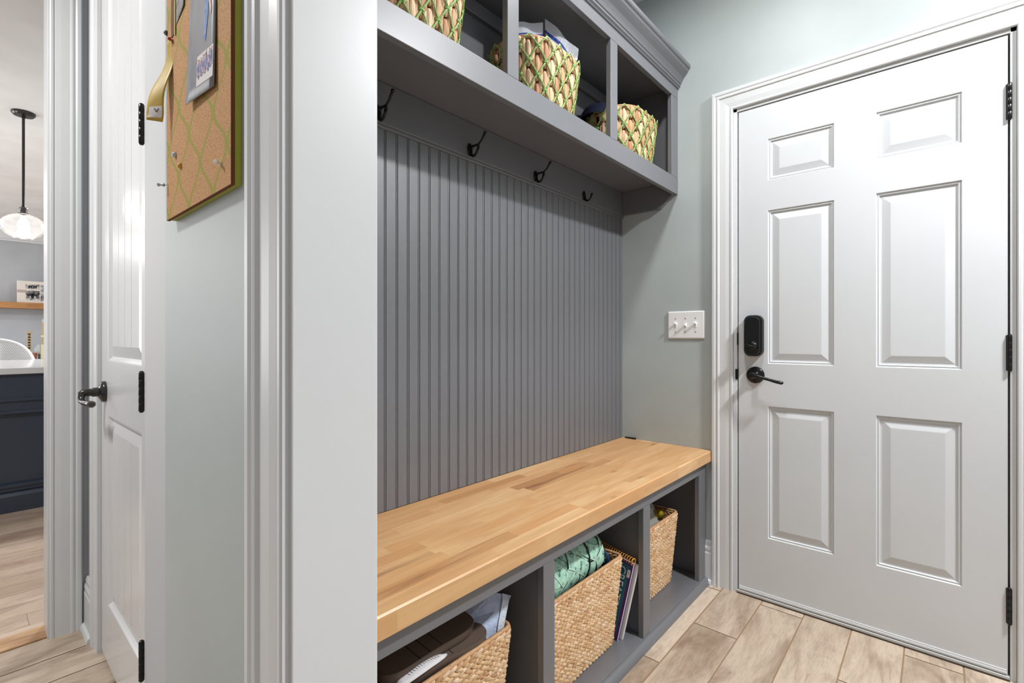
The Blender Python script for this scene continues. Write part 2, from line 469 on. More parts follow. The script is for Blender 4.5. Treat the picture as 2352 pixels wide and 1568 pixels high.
CPROF = [(0, 0), (0, .0095), (.003, .0115), (.009, .0115), (.012, .0085), (.016, .0095), (.030, .0115), (.050, .0125), (.054, .0125), (.057, .0165), (.061, .0178), (.066, .0165), (.069, .0145), (.072, .0165), (.0745, .018), (.0835, .018), (.0875, .0155), (.088, 0)]
def casing(name, fn, u0, u1, top, label, sides='LRT', z0=0.0):
    mb = MB(); rows = []
    for w, t in CPROF:
        path = []
        if 'L' in sides: path += [(u0-w, z0), (u0-w, top+w)]
        else: path += [(u0, top+w)]
        if 'R' in sides: path += [(u1+w, top+w), (u1+w, z0)]
        else: path += [(u1, top+w)]
        rows.append([fn(u, z, t) for u, z in path])
    mb.strip(rows)
    n = len(rows[0])
    for e in (0, n-1): mb.quadp([r[e] for r in rows])
    return structure(mb.build(name, M['white']), label, 'door casing')
# entry door: casing + jamb
casing('trim_3', lambda u, z, t: (u, YD-t, z), -.660, .190, DZT+.018, 'white moulded casing around the entry door')
mb = MB()
mb.box(DX0-.0195, DX0-.005, YD-.0005, YD+.125, 0, DZT+.02); mb.box(DX1+.005, DX1+.0195, YD-.0005, YD+.125, 0, DZT+.02)
mb.box(DX0-.0195, DX1+.0195, YD-.0005, YD+.125, DZT+.004, DZT+.02)
mb.box(DX0-.006, DX0+.012, YD+.05, YD+.09, 0, DZT+.005); mb.box(DX1-.012, DX1+.006, YD+.05, YD+.09, 0, DZT+.005); mb.box(DX0, DX1, YD+.05, YD+.09, DZT-.012, DZT+.006)
structure(mb.build('trim_4', M['white'], bevel=.0012), 'white jamb of the entry door', 'door jamb')
mb = MB(); mb.box(DX0-.004, DX1+.004, YD-.006, YD+.10, .0035, .0125); mb.box(DX0-.004, DX1+.004, YD-.010, YD+.08, 0, .0034, 1)
structure(mb.build('trim_5', [plain('threshold_grey', (196, 196, 192), .4), plain('caulk_brown', (58, 46, 36), .9)], bevel=.001), 'dull metal threshold under the entry door', 'threshold')
# near opening: casing face + jamb
XJ = -.530
casing('trim_6', lambda u, z, t: (u, YW-t, z), XJ-.0055, XJ+1.0, 2.46, 'white moulded casing beside the cork board', 'L')
mb = MB(); mb.box(XJ-.015, XJ, YW-.0015, YW+.1065, 0, CEIL-.2)
structure(mb.build('trim_7', M['white'], bevel=.0015), 'wide flat white jamb in the middle of the view', 'door jamb')
# casing on the far (bench) side of the same jamb
casing('trim_8', lambda u, z, t: (u, YW+.104+t, z), XJ-.016, XJ+1.0, 2.46, 'white casing on the bench side of the jamb', 'L') if False else None
# kitchen opening: casing + jamb
casing('trim_9', lambda u, z, t: (XK+t, u, z), -1.3, KY+.006, KZ, 'white moulded casing of the kitchen opening', 'RT')
mb = MB(); mb.box(XK-.1145, XK+.0005, KY, KY+.015, 0, KZ); mb.box(XK-.1145, XK+.0005, -1.4, KY+.015, KZ, KZ+.015)
structure(mb.build('trim_10', M['white'], bevel=.0012), 'white jamb of the kitchen opening', 'door jamb')
# tall narrow door: casing left, head, jamb; broad flat board on its right
casing('trim_11', lambda u, z, t: (u, YP-t, z), PX0-.002, PX1, PZT+.004, 'white moulded casing left of the tall narrow door', 'LT')
mb = MB(); mb.box(PX1+.010, -1.18, YP-.006, YP, 0, 2.56)
structure(mb.build('trim_12', M['flat'], bevel=.0015), 'flat white board beside the hinges of the tall narrow door', 'door casing')
mb = MB(); mb.box(PX0-.0145, PX0-.001, YP-.0005, YP+.11, 0, PZT+.015); mb.box(PX1+.0035, PX1+.0145, YP-.0005, YP+.11, 0, PZT+.015); mb.box(PX0-.0145, PX1+.0145, YP-.0005, YP+.11, PZT+.003, PZT+.015)
structure(mb.build('trim_13', M['white']), 'white jamb of the tall narrow door', 'door jamb')
# baseboards
BPROF = [(0, 0), (.026, 0), (.026, .008), (.022, .018), (.0145, .022), (.0145, .135), (.012, .140), (.0135, .148), (.0135, .158), (.009, .168), (.009, .180), (.005, .190), (0, .190)]
def baseboard(name, fn, a, b, label):
    mb = MB(); mb.prism(BPROF, fn, a, b); return structure(mb.build(name, M['white']), label, 'baseboard')
baseboard('baseboard_front', lambda p, q, t: (t, YD-p, q), -.776, -.748, 'short white baseboard between bench and entry door casing')
baseboard('baseboard_front', lambda p, q, t: (t, YD-p, q), .279, 1.8, 'white baseboard right of the entry door')
baseboard('baseboard_hall', lambda p, q, t: (t, YP-p, q), XK, -2.263, 'white baseboard in the narrow grey corner by the kitchen opening')
baseboard('baseboard_near', lambda p, q, t: (t, YW-p, q), -1.034, -.6245, 'white baseboard below the cork board')

# ------------------------------------------------------------------ doors
def panel_door(mb, x0, x1, z0, z1, yf, th, panels, rings, plank=0):
    """front face looks towards -y; panels are (x0,x1,z0,z1); rings (inset, depth)"""
    X = sorted({x0, x1} | {p[0] for p in panels} | {p[1] for p in panels})
    Z = sorted({z0, z1} | {p[2] for p in panels} | {p[3] for p in panels})
    for a, b in zip(X, X[1:]):
        for c, d in zip(Z, Z[1:]):
            mx, mz = (a+b)/2, (c+d)/2
            if any(p[0] < mx < p[1] and p[2] < mz < p[3] for p in panels): continue
            mb.quadp(((a, yf, c), (b, yf, c), (b, yf, d), (a, yf, d)))
    for (a, b, c, d) in panels:
        loops = [[(a+i, yf+t, c+i), (b-i, yf+t, c+i), (b-i, yf+t, d-i), (a+i, yf+t, d-i)] for i, t in rings]
        mb.strip(loops, closed=True)
        i, t = rings[-1]; y = yf+t
        if not plank: mb.quadp(loops[-1])
        else:
            xa, xb, za, zb = a+i, b-i, c+i, d-i; n = max(2, round((xb-xa)/plank)); w = (xb-xa)/n; row = []
            for k in range(n):
                u = xa+k*w
                row += [(u, y), (u+w-.006, y), (u+w-.003, y+.004)] if k < n-1 else [(u, y), (xb, y)]
            mb.strip([[(u, v, za) for u, v in row], [(u, v, zb) for u, v in row]])
    yb = yf+th
    mb.quadp(((x0, yb, z0), (x0, yb, z1), (x1, yb, z1), (x1, yb, z0)))
    mb.quadp(((x0, yf, z0), (x0, yf, z1), (x0, yb, z1), (x0, yb, z0))); mb.quadp(((x1, yf, z0), (x1, yb, z0), (x1, yb, z1), (x1, yf, z1)))
    mb.quadp(((x0, yf, z1), (x1, yf, z1), (x1, yb, z1), (x0, yb, z1))); mb.quadp(((x0, yf, z0), (x0, yb, z0), (x1, yb, z0), (x1, yf, z0)))

def hinge(parent, x, y, zc, L, side, rb=.0065, leaf=.012, mat=None):
    mb = MB(); n = 5; h = L/n
    for k in range(n):
        mb.lathe([(rb*.95, 0), (rb, .0004), (rb, h-.0009), (rb*.95, h-.0005)], (x, y, zc-L/2+k*h), 'z', 14)
    mb.lathe([(rb*.5, -.004), (rb*.8, -.002), (rb*.8, 0)], (x, y, zc-L/2), 'z', 12)
    mb.lathe([(rb*.8, 0), (rb*.8, .002), (rb*.4, .004)], (x, y, zc+L/2), 'z', 12)
    mb.box(x, x+side*leaf, y+.002, y+.0045, zc-L/2, zc+L/2)
    mb.box(x-side*leaf*.6, x, y+.002, y+.0045, zc-L/2, zc+L/2)
    return mb.build('hinge', mat or M['hinge'], parent, smooth=True, angle=40)

YF = YD+.004
d1 = thing('door_1', 'white six-panel entry door with black keypad lock and lever', 'door', (DX0, YF, .014), kind='structure')
cols = [(-.526, -.296), (-.167, .063)]; rowsz = [(.259, .807), (.983, 1.617), (1.741, 1.912)]
mb = MB(); RINGS = [(0, 0), (.003, .005), (.008, .0035), (.011, .0085), (.016, .009), (.041, .0028), (.043, .0026)]
panel_door(mb, DX0, DX1, .014, DZT, YF, .044, [(a, b, c, d) for a, b in cols for c, d in rowsz], RINGS)
mb.build('slab', M['door'], d1)
mb = MB(); mb.box(DX0+.002, DX1-.002, YF-.003, YF+.001, .014, .030); mb.box(DX0+.002, DX1-.002, YF-.006, YF-.003, .018, .024)
mb.build('door_sweep', M['white'], d1, bevel=.001)
for z in (1.842, 1.042, .236): hinge(d1, DX1+.0035, YF-.004, z, .112, 1, .0062, .013)
# keypad lock (interior side)
def rrect(w, h, r, n=6):
    out = []
    for cx, cz, a0 in ((w/2-r, h/2-r, 0), (-w/2+r, h/2-r, 90), (-w/2+r, -h/2+r, 180), (w/2-r, -h/2+r, 270)):
        for k in range(n+1):
            a = R(a0+90*k/n); out.append((cx+r*math.cos(a), cz+r*math.sin(a)))
    return out
cx, cz = -.577, 1.0985
mb = MB(); L = []
for w, h, r, y in ((.074, .172, .026, 0), (.074, .172, .026, .020), (.070, .168, .025, .026), (.060, .158, .022, .0275), (.060, .158, .022, .038), (.056, .154, .02, .041)):
    L.append([(cx+p, YF-y, cz+q) for p, q in rrect(w, h, r)])
mb.strip(L, closed=True); mb.quadp(L[-1])
lk = mb.build('keypad_lock', M['black'], d1, smooth=True, angle=35)
mb = MB(); mb.lathe([(.019, -.041), (.019, -.046), (.0165, -.05), (.012, -.052), (0, -.052)], (cx+.001, YF, cz-.044), 'y', 28)
i0 = len(mb.v); mb.box(-.020, .020, -.068, -.05, -.0055, .0055)
mb.xf(Matrix.Translation((cx+.001, YF, cz-.044)) @ Matrix.Rotation(R(18), 4, 'Y'), i0)
mb.build('thumb_turn', M['black'], lk, smooth=True, angle=40, bevel=.002)
hx, hz = -.573, .934
mb = MB(); mb.lathe([(.035, 0), (.035, -.006), (.031, -.011), (.020, -.014), (.016, -.017), (.0125, -.02), (.0115, -.052), (.0095, -.057), (0, -.058)], (hx, YF, hz), 'y', 36)
mb.tube([(hx-.006, YF-.047, hz+.001), (hx+.01, YF-.05, hz), (hx+.035, YF-.052, hz-.006), (hx+.065, YF-.052, hz-.014), (hx+.09, YF-.05, hz-.021), (hx+.108, YF-.046, hz-.024), (hx+.113, YF-.044, hz-.0245)], [.009, .0085, .0065, .0058, .0066, .0076, .004], 12)
mb.build('lever_handle', M['black'], d1, smooth=True, angle=50)
mb = MB(); mb.box(DX0-.012, DX0+.0005, YD-.004, YF+.012, hz-.022, hz+.022); mb.box(DX0-.006, DX0+.0005, YD-.002, YF+.012, 1.086-.026, 1.086+.026)
mb.build('strike_plate', M['black'], d1, bevel=.002)

d2 = thing('door_2', 'tall narrow white two-panel door with plank grooves and dark lever', 'door', (PX0, YP+.003, .012), kind='structure')
YF2 = YP+.002
mb = MB(); R2 = [(0, 0), (.004, .0005), (.010, .006), (.016, .010), (.020, .0095), (.05, .004), (.053, .004)]
panel_door(mb, PX0+.002, PX1-.002, .012, PZT, YF2, .04, [(-2.058, -1.606, .205, .835), (-2.058, -1.606, 1.012, 2.34)], R2, .082)
mb.build('slab', M['doorgloss'], d2)
for z in (2.335, 1.642, .95, .254): hinge(d2, PX1-.001, YP-.0105, z, .1, 1, .0064, .005, M['black'])
kx_, kz_ = -2.105, .909
mb = MB(); mb.lathe([(.035, 0), (.035, -.006), (.033, -.011), (.022, -.016), (.0155, -.019), (.0150, -.034), (.0125, -.035), (.0125, -.054), (.010, -.060), (0, -.062)], (kx_, YF2, kz_), 'y', 30)
mb.tube([(kx_-.004, YF2-.052, kz_+.004), (kx_-.001, YF2-.060, kz_-.004), (kx_+.004, YF2-.062, kz_-.016), (kx_+.016, YF2-.061, kz_-.026), (kx_+.045, YF2-.058, kz_-.030), (kx_+.08, YF2-.053, kz_-.030), (kx_+.108, YF2-.049, kz_-.029), (kx_+.116, YF2-.048, kz_-.029)], [.011, .0115, .0095, .0085, .0088, .0105, .0105, .006], 14)
mb.build('lever_handle', M['bronze'], d2, smooth=True, angle=50)

# light switch
sw = thing('light_switch', 'white triple toggle switch plate on the wall beside the entry door', 'light switch', (-.8665, YD, 1.149))
mb = MB(); L = []
for w, h, y in ((.170, .126, 0), (.170, .126, .0035), (.164, .120, .0065), (.160, .116, .007)):
    L.append([(-.8665+p, YD-y, 1.149+q) for p, q in rrect(w, h, .004, 3)])
mb.strip(L, closed=True); mb.quadp(L[-1]); mb.build('plate', M['plastic'], sw, smooth=True, angle=30)
for k, dn in ((-1, 1), (0, 1), (1, 1)):
    x = -.8665+k*.046
    mb = MB(); mb.box(x-.005, x+.005, YD-.0078, YD-.006, 1.149-.012, 1.149+.012)
    i0 = len(mb.v); mb.box(-.0038, .0038, -.016, 0, -.005, .004); mb.xf(Matrix.Translation((x, YD-.006, 1.153 if k else 1.148)) @ Matrix.Rotation(R(-28 if k else -10), 4, 'X'), i0)
    mb.build('toggle', M['plastic'], sw, bevel=.001)
    for dz in (-.031, .031):
        mb = MB(); mb.lathe([(.0032, 0), (.0032, -.0012), (.002, -.0018), (0, -.0018)], (x, YD-.0068, 1.149+dz), 'y', 12); mb.build('screw', M['screw'], sw, smooth=True)

# ------------------------------------------------------------------ upper locker cabinet
GX = -.905; YA = .352; YE = YD-.001
uc = thing('upper_cabinet', 'grey open-front cabinet with four frames of cubbies mounted above the hooks', 'cabinet', (-1.05, 1.3, 1.755))
uc['label'] = 'grey painted open cubby cabinet fixed high on the wall above the coat hooks'
def part(name, boxes, parent, mat=None, bevel=.0015):
    mb = MB()
    for b in boxes: mb.box(*b)
    return mb.build(name, mat or M['grey'], parent, bevel=bevel)
part('bottom_rail', [(GX-.02, GX, YA, YE, 1.755, 1.830)], uc)
part('top_rail', [(GX-.02, GX, YA, YE, 2.197, 2.262)], uc)
for a, b in ((YA, .49), (1.0117, 1.0606), (1.583, 1.634), (2.130, YE)):
    part('stile', [(GX-.0201, GX-.0002, a, b, 1.8302, 2.1968)], uc)
part('shelf_board', [(XB+.001, GX-.0202, YA, YE, 1.816, 1.829)], uc)
part('top_board', [(XB+.001, GX-.0202, YA, YE, 2.255, 2.270)], uc)
part('end_panel', [(XB+.001, GX-.0202, YA, YA+.012, 1.8292, 2.2548)], uc)
part('end_panel', [(XB+.001, GX-.0202, YE-.012, YE, 1.8292, 2.2548)], uc)
part('back_panel', [(XB+.001, XB+.007, YA+.0125, YE-.0125, 1.8292, 2.162), (XB+.001, XB+.003, YA+.0125, YE-.0125, 2.162, 2.2548)], uc)
part('nailer', [(XB+.0035, XB+.021, YA+.0125, YE-.0125, 2.190, 2.236)], uc)
mb = MB(); g = GX
prof = [(g, 2.245), (g+.004, 2.245), (g+.006, 2.250), (g+.012, 2.254), (g+.012, 2.262), (g+.0155, 2.264), (g+.020, 2.274), (g+.028, 2.288), (g+.040, 2.300), (g+.048, 2.309), (g+.051, 2.318), (g+.0555, 2.320), (g+.0585, 2.325), (g+.0585, 2.337), (g, 2.337)]
mb.prism(prof, lambda p, q, t: (p+.0003, t, q), YA, YE); mb.build('crown_moulding', M['grey'], uc)
mb = MB(); mb.prism([(XB+.019, 1.70), (-.984, 1.70), (-.926, 1.7545), (-.926, 1.8155), (XB+.019, 1.8155)], lambda p, q, t: (p, t, q), YE-.018, YE)
mb.build('end_cleat', M['grey'], uc, bevel=.0015)

hr = MB(); hr.box(XB+.001, XB+.0185, YA, YE, 1.697, 1.8155); hr.box(XB+.001, XB+.015, YA, YE, 1.687, 1.697)
tag(hr.build('hook_rail', M['grey'], bevel=.002), 'long grey board under the cabinet carrying the coat hooks', 'hook rail')
# beadboard
mb = MB(); row = []; pit = .0403; xb = XB+.008; y = YA
y0b = .804 - pit*11
k = 0
row.append((xb, YA))
while True:
    c = y0b+k*pit; k += 1
    if c > YE-.008: break
    for dy, dx in ((-.0043, 0), (-.0036, -.0032), (-.0027, -.0032), (-.0020, -.0004), (0, .0001), (.0020, -.0004), (.0027, -.0032), (.0036, -.0032), (.0043, 0)): row.append((xb+dx, c+dy))
row.append((xb, YE))
mb.strip([[(x, yy, .591) for x, yy in row], [(x, yy, 1.6865) for x, yy in row]])
mb.box(XB+.001, XB+.0026, YA, YE, .591, 1.6865)
tag(mb.build('beadboard_panel', M['grey']), 'grey vertical beadboard panel on the wall between bench and hooks', 'wall panel')

# coat hooks
def coat_hook(y, z, label, upper=True):
    x = XB+.0187
    t = thing('coat_hook', label, 'coat hook', (x, y, z), 'black coat hooks in a row')
    mb = MB()
    L = []
    for s_, d in ((1, 0), (1, .003), (.75, .0055), (.3, .0065)):
        L.append([(x+d, y+.0115*s_*math.cos(R(a)), z+.0215*s_*math.sin(R(a))) for a in range(0, 360, 18)])
    mb.strip(L, closed=True); mb.quadp(L[-1]); mb.build('base_plate', M['hook'], t, smooth=True, angle=50)
    if upper:
        mb = MB(); mb.tube([(x+.003, y, z+.002), (x+.012, y, z+.008), (x+.027, y, z+.008), (x+.042, y, z+.008), (x+.056, y, z+.017), (x+.067, y, z+.030), (x+.072, y, z+.037)], [.0062, .0048, .0036, .0034, .0035, .0042, .0036], 10)
        mb.ell((x+.0725, y, z+.038), Vector((.0055, 0, 0)), Vector((0, .0055, 0)), Vector((0, 0, .0055)), 10, 7)
        mb.build('upper_prong', M['hook'], t, smooth=True)
    mb = MB(); mb.tube([(x+.003, y, z-.006), (x+.007, y, z-.018), (x+.016, y, z-.025), (x+.027, y, z-.024), (x+.036, y, z-.014), (x+.041, y, z-.001)], [.0068, .006, .005, .0044, .0042, .0046], 10)
    mb.ell((x+.0415, y, z), Vector((.0052, 0, 0)), Vector((0, .0052, 0)), Vector((0, 0, .0052)), 10, 7)
    mb.build('lower_prong', M['hook'], t, smooth=True)
for y, z, lb, up in ((.772, 1.722, 'black double coat hook nearest the white jamb', True), (1.129, 1.722, 'second black double coat hook from the white jamb', True),
                     (1.484, 1.722, 'third black double coat hook from the white jamb', True), (1.83, 1.722, 'black coat hook with only a lower curl, deepest in the corner', False)):
    coat_hook(y, z, lb, up)

# ------------------------------------------------------------------ bench
BX = -.776
bc = thing('storage_bench', 'grey painted bench cabinet with three open cubbies on the tile floor', 'bench', (-.98, 1.3, 0))
part('base_board', [(XB+.001, BX, YA, YE, 0, .030)], bc)
mb = MB(); q = [(BX+.0003, 0)]+[(BX+.0003+.021*math.sin(R(a)), .027*math.cos(R(a))) for a in range(90, -1, -10)]
mb.prism(q, lambda p, z, t: (p, t, z), YA, YE); mb.build('base_moulding', M['grey'], bc, smooth=True, angle=40)
part('top_rail', [(BX-.02, BX, YA, YE, .491, .5448)], bc)
for a, b in ((YA, .483), (1.0088, 1.0587), (1.5845, 1.638), (2.116, YE)):
    part('stile', [(BX-.0201, BX-.0002, a, b, .0302, .4908)], bc)
for y in (YA+.0005, 1.027, 1.604, YE-.0145): part('divider', [(XB+.0075, BX-.0203, y, y+.014, .0302, .5448)], bc)
part('back_panel', [(XB+.001, XB+.007, YA, YE, .0302, .5448)], bc)

# butcher block top: staves in one mesh, run lengthwise
mb = MB(); X0, X1 = XB+.0095, -.750; Z0, Z1 = .545, .590; e = .0035
n = 11; w = (X1-e-X0)/n
def stave(): return (min(1, max(0, random.gauss(.55, .25))), random.random(), random.random())
front = []
for k in range(n):
    a, b = X0+k*w, X0+(k+1)*w; y = YA-random.random()*.3
    while y < YE:
        L = random.uniform(.18, .55); c, d = max(y, YA), min(y+L, YE); y += L
        if d-c < .002: continue
        r = stave()
        if k == 9 and c < .75 < d or (k == 4 and c < 1.5 < d): r = (.12, .97, .9)
        mb.quadp(((a, c, Z1), (b, c, Z1), (b, d, Z1), (a, d, Z1)), 0, r)
y = YA
while y < YE:
    L = random.uniform(.15, .4); d = min(y+L, YE); r = (random.uniform(.5, .9), .1, .1)
    mb.quadp(((X1-e, y, Z1), (X1, y, Z1-e), (X1, d, Z1-e), (X1-e, d, Z1)), 0, r)
    mb.quadp(((X1, y, Z1-e), (X1, y, Z0), (X1, d, Z0), (X1, d, Z1-e)), 0, r); y = d
mb.quadp(((X0, YA, Z0), (X1, YA, Z0), (X1, YE, Z0), (X0, YE, Z0)))
mb.quadp(((X0, YA, Z0), (X0, YA, Z1), (X0, YE, Z1), (X0, YE, Z0)))
for yy in (YA, YE): mb.quadp(((X0, yy, Z0), (X1, yy, Z0), (X1, yy, Z1-e), (X1-e, yy, Z1), (X0, yy, Z1)))
tag(mb.build('bench_top', M['butcher']), 'thick honey-coloured butcher block seat on the grey bench', 'bench top')
mb = MB(); mb.tube([(-1.17, YD-.0135, .5945), (-1.15, YD-.0135, .5945), (-1.125, YD-.0135, .5945), (-1.112, YD-.0135, .5955)], [.003, .0035, .0042, .005], 8)
tag(mb.build('hair_clip', M['hook'], smooth=True), 'small slim black clip lying in the back corner of the wooden seat', 'clip')

# ------------------------------------------------------------------ baskets
def ring_point(s, a, b, r):
    """rounded rectangle half sizes a,b; s in 0..1 -> (x,y,nx,ny); starts at +x side middle, runs counter-clockwise"""
    sx, sy, q = 2*(a-r), 2*(b-r), math.pi*r/2
    tot = 2*sx+2*sy+4*q; d = (s % 1)*tot
    d = (d+sy/2) % tot
    segs = [('l', sy, (a, -b+r), (0, 1)), ('c', q, (a-r, b-r), 0), ('l', sx, (a-r, b), (-1, 0)), ('c', q, (-a+r, b-r), 90),
            ('l', sy, (-a, b-r), (0, -1)), ('c', q, (-a+r, -b+r), 180), ('l', sx, (-a+r, -b), (1, 0)), ('c', q, (a-r, -b+r), 270)]
    for k, L, p, v in segs:
        if d <= L:
            if k == 'l': return p[0]+v[0]*d, p[1]+v[1]*d, v[1], -v[0]
            an = R(v+90*d/L); return p[0]+r*math.cos(an), p[1]+r*math.sin(an), math.cos(an), math.sin(an)
        d -= L
    return a, 0, 1, 0
class Surf:
    def __init__(s, a, b, r, h, taper, taper_b=None): s.a, s.b, s.r, s.h, s.t, s.tb = a, b, r, h, taper, taper_b or taper
    def __call__(s, u, z, off=0):
        k = z/s.h; a = s.a-s.t*(1-k); b = s.b-s.tb*(1-k)
        x, y, nx, ny = ring_point(u, a, b, s.r); return Vector((x+nx*off, y+ny*off, z))
    def per(s): return 4*(s.a+s.b)-8*s.r+2*math.pi*s.r

def seagrass_basket():
    t = thing('seagrass_basket', '', 'basket', (0, 0, 0), 'woven seagrass baskets in the bench cubbies')
    S = Surf(.145, .215, .022, .300, .018, .035); h = S.h
    mb = MB(); NU = 72
    U = [k/NU for k in range(NU)]
    outer = [[S(u, z, -.004) for u in U] for z in (0.001, h*.5, h-.002)]
    inner = [[S(u, z, -.010) for u in U] for z in (h-.002, h*.5, .006)]
    mb.strip(outer+inner, closed=True); mb.quadp(outer[0]); mb.quadp(inner[-1])
    mb.build('liner', M['straw_dark'], t)
    mb = MB(); pr = .0096; nr = int((h-.010)/pr); P = S.per(); st = .0215; ns = int(P/st)
    for j in range(nr):
        z = .008+pr*j; sg = 1 if j % 2 else -1
        for k in range(ns):
            u = (k+(.5 if (j//2) % 2 else 0)+random.uniform(-.04, .04))/ns
            p = S(u, z, 0); q = S(u+.002, z, 0); tan = (q-p).normalized(); nor = (S(u, z, .01)-p).normalized(); up = Vector((0, 0, 1))
            an = sg*R(random.uniform(22, 29)); ax = tan*math.cos(an)+up*math.sin(an); wd = up*math.cos(an)-tan*math.sin(an)
            c = random.random()**.8
            mb.ell(p+up*random.uniform(-.001, .001), ax*.0150*random.uniform(.94, 1.08)+nor*.0020, wd*.0064*random.uniform(.9, 1.1), nor*.0058*random.uniform(.85, 1.12), 7, 5, 0, (c, random.random(), random.random()), .8)
    # inside weave seen over the rim
    for j in range(9):
        z = h-.012-j*.010; sg = 1 if j % 2 else -1
        for k in range(ns):
            u = (k+.5*((j//2) % 2))/ns; p = S(u, z, -.0105); q = S(u+.002, z, -.0105); tan = (q-p).normalized(); nor = (S(u, z, 0)-p).normalized(); up = Vector((0, 0, 1))
            an = sg*R(24); ax = tan*math.cos(an)+up*math.sin(an); wd = up*math.cos(an)-tan*math.sin(an)
            mb.ell(p, ax*.0165, wd*.0050, nor*.0032, 6, 4, 0, (random.random()*.25, random.random(), 0))
    mb.build('weave', M['seagrass'], t, smooth=True)
    mb = MB(); pts = [S(u, h-.004, -.003) for u in [k/96 for k in range(96)]]
    mb.tube(pts, .0055, 8, closed=True); mb.build('rim', M['rim'], t, smooth=True)
    return t

def hyacinth_basket():
    t = thing('hyacinth_basket', '', 'basket', (0, 0, 0), 'baskets with green cord in the upper cubbies')
    S = Surf(.120, .165, .108, .222, .022); h = S.h; N = 16; pr = .0425; nr = 5
    hole = lambda u, z: min(abs(u-.25), abs(u-.75)) < .045 and .172 < z < .205
    mb = MB(); NU = 160; NZ = 44
    zs = [h*k/NZ for k in range(NZ+1)]
    for off, in ((-.003,), (-.008,)):
        mb.strip([[S(k/NU, z, off) for k in range(NU)] for z in zs], m=lambda a, k: None if hole((k+.5)/NU, zs[a]+h/NZ/2) else 0, closed=True)
    mb.quadp([S(k/NU, .002, -.003) for k in range(NU)])
    mb.build('shell', M['straw_dark'], t)
    mb = MB()
    for j in range(-1, nr+1):
        for k in range(N):
            u = (k+(.5 if j % 2 else 0))/N; zc = .002+pr*(j+.9)
            if hole(u, zc) or hole(u, zc+.012): continue
            if zc > h-.004: continue
            p = S(u, zc, 0); tan = (S(u+.003, zc, 0)-p).normalized(); nor = (S(u, zc, .01)-p).normalized(); up = (S(u, zc+.01, 0)-p).normalized()
            half = .041
            top = min(zc+half, h-.001); bot = max(zc-half, .001); half = (top-bot)/2; p = S(u, (top+bot)/2, 0)
            pw = .55 if top >= h-.002 or bot < .002 else .9
            c = random.random()
            for q in (-1, 0, 1):           # three flattened blades side by side make one plait lobe
                cc = min(1, max(0, c+random.uniform(-.25, .25)))
                mb.ell(p+tan*q*.0105+nor*(.002 if q == 0 else 0), up*half*(1 if q == 0 else .86)+tan*q*.001, tan*.0115, nor*(.0085 if q == 0 else .007), 8, 8, 0, (cc, random.random(), random.random()), pw)
    mb.build('weave', M['hyacinth'], t, smooth=True)
    mb = MB()
    def node(k, j): return ((k+(.5 if j % 2 else 0))/N, min(h-.001, .020+pr*j))
    for j in range(0, nr):
        for k in range(N):
            u0, z0 = node(k, j)
            for du in (-.5, .5):
                u1, z1 = u0+du/N, min(h+.001, .020+pr*(j+1))
                if hole((u0+u1)/2, (z0+z1)/2): continue
                for s_ in (-1, 1):
                    pts = [S(u0+(u1-u0)*q/4+s_*.0019/S.per(), z0+(z1-z0)*q/4+s_*.0008*(1 if du > 0 else -1), .0085+.002*math.sin(math.pi*q/4)) for q in range(5)]
                    mb.tube(pts, .00165, 6)
            if not hole(u0, z0):
                for s_ in (-1, 0, 1):
                    mb.tube([S(u0+d/S.per(), z0+s_*.0022, .0115-.006*(abs(d)/.011)**2) for d in (-.0105, -.006, 0, .006, .0105)], .0015, 6)
    mb.build('green_cord', M['cord'], t, smooth=True)
    mb = MB(); mb.tube([S(k/80, h-.001, -.005) for k in range(80)], .0062, 8, closed=True, r=(.25, .5, .5))
    for uc_ in (.25, .75):
        pts = []
        for d, z in ((-.047, .172), (-.02, .170), (.02, .170), (.047, .172), (.049, .19), (.047, .206), (.02, .208), (-.02, .208), (-.047, .206), (-.049, .19)): pts.append(S(uc_+d, z, -.005))
        mb.tube(pts, .0055, 7, closed=True, r=(.1, .5, .5))
    mb.build('rim', M['hyacinth'], t, smooth=True)
    return t

sg = seagrass_basket()
sg.location = (-.990, .752, .0305); sg['label'] = 'seagrass basket holding the brown sandals, nearest bench cubby'
s2 = copy_tree(sg, (-.972, 1.319, .0305)); s2['label'] = 'seagrass basket with the money-print roll, middle bench cubby'
s3 = copy_tree(sg, (-1.000, 1.868, .0305)); s3['label'] = 'seagrass basket with the gold ball, bench cubby by the door'
hy = hyacinth_basket()
UZ = 1.8292
hy.location = (-1.060, .770, UZ+.001); hy['label'] = 'green-corded basket cut off by the top of the view, leftmost in the upper cabinet'
h2 = copy_tree(hy, (-1.060, 1.328, UZ+.001)); h2['label'] = 'green-corded basket with clear zip bags standing in it'
h3 = copy_tree(hy, (-1.055, 1.945, UZ+.001)); h3['label'] = 'green-corded basket with the navy cap, nearest the door wall'

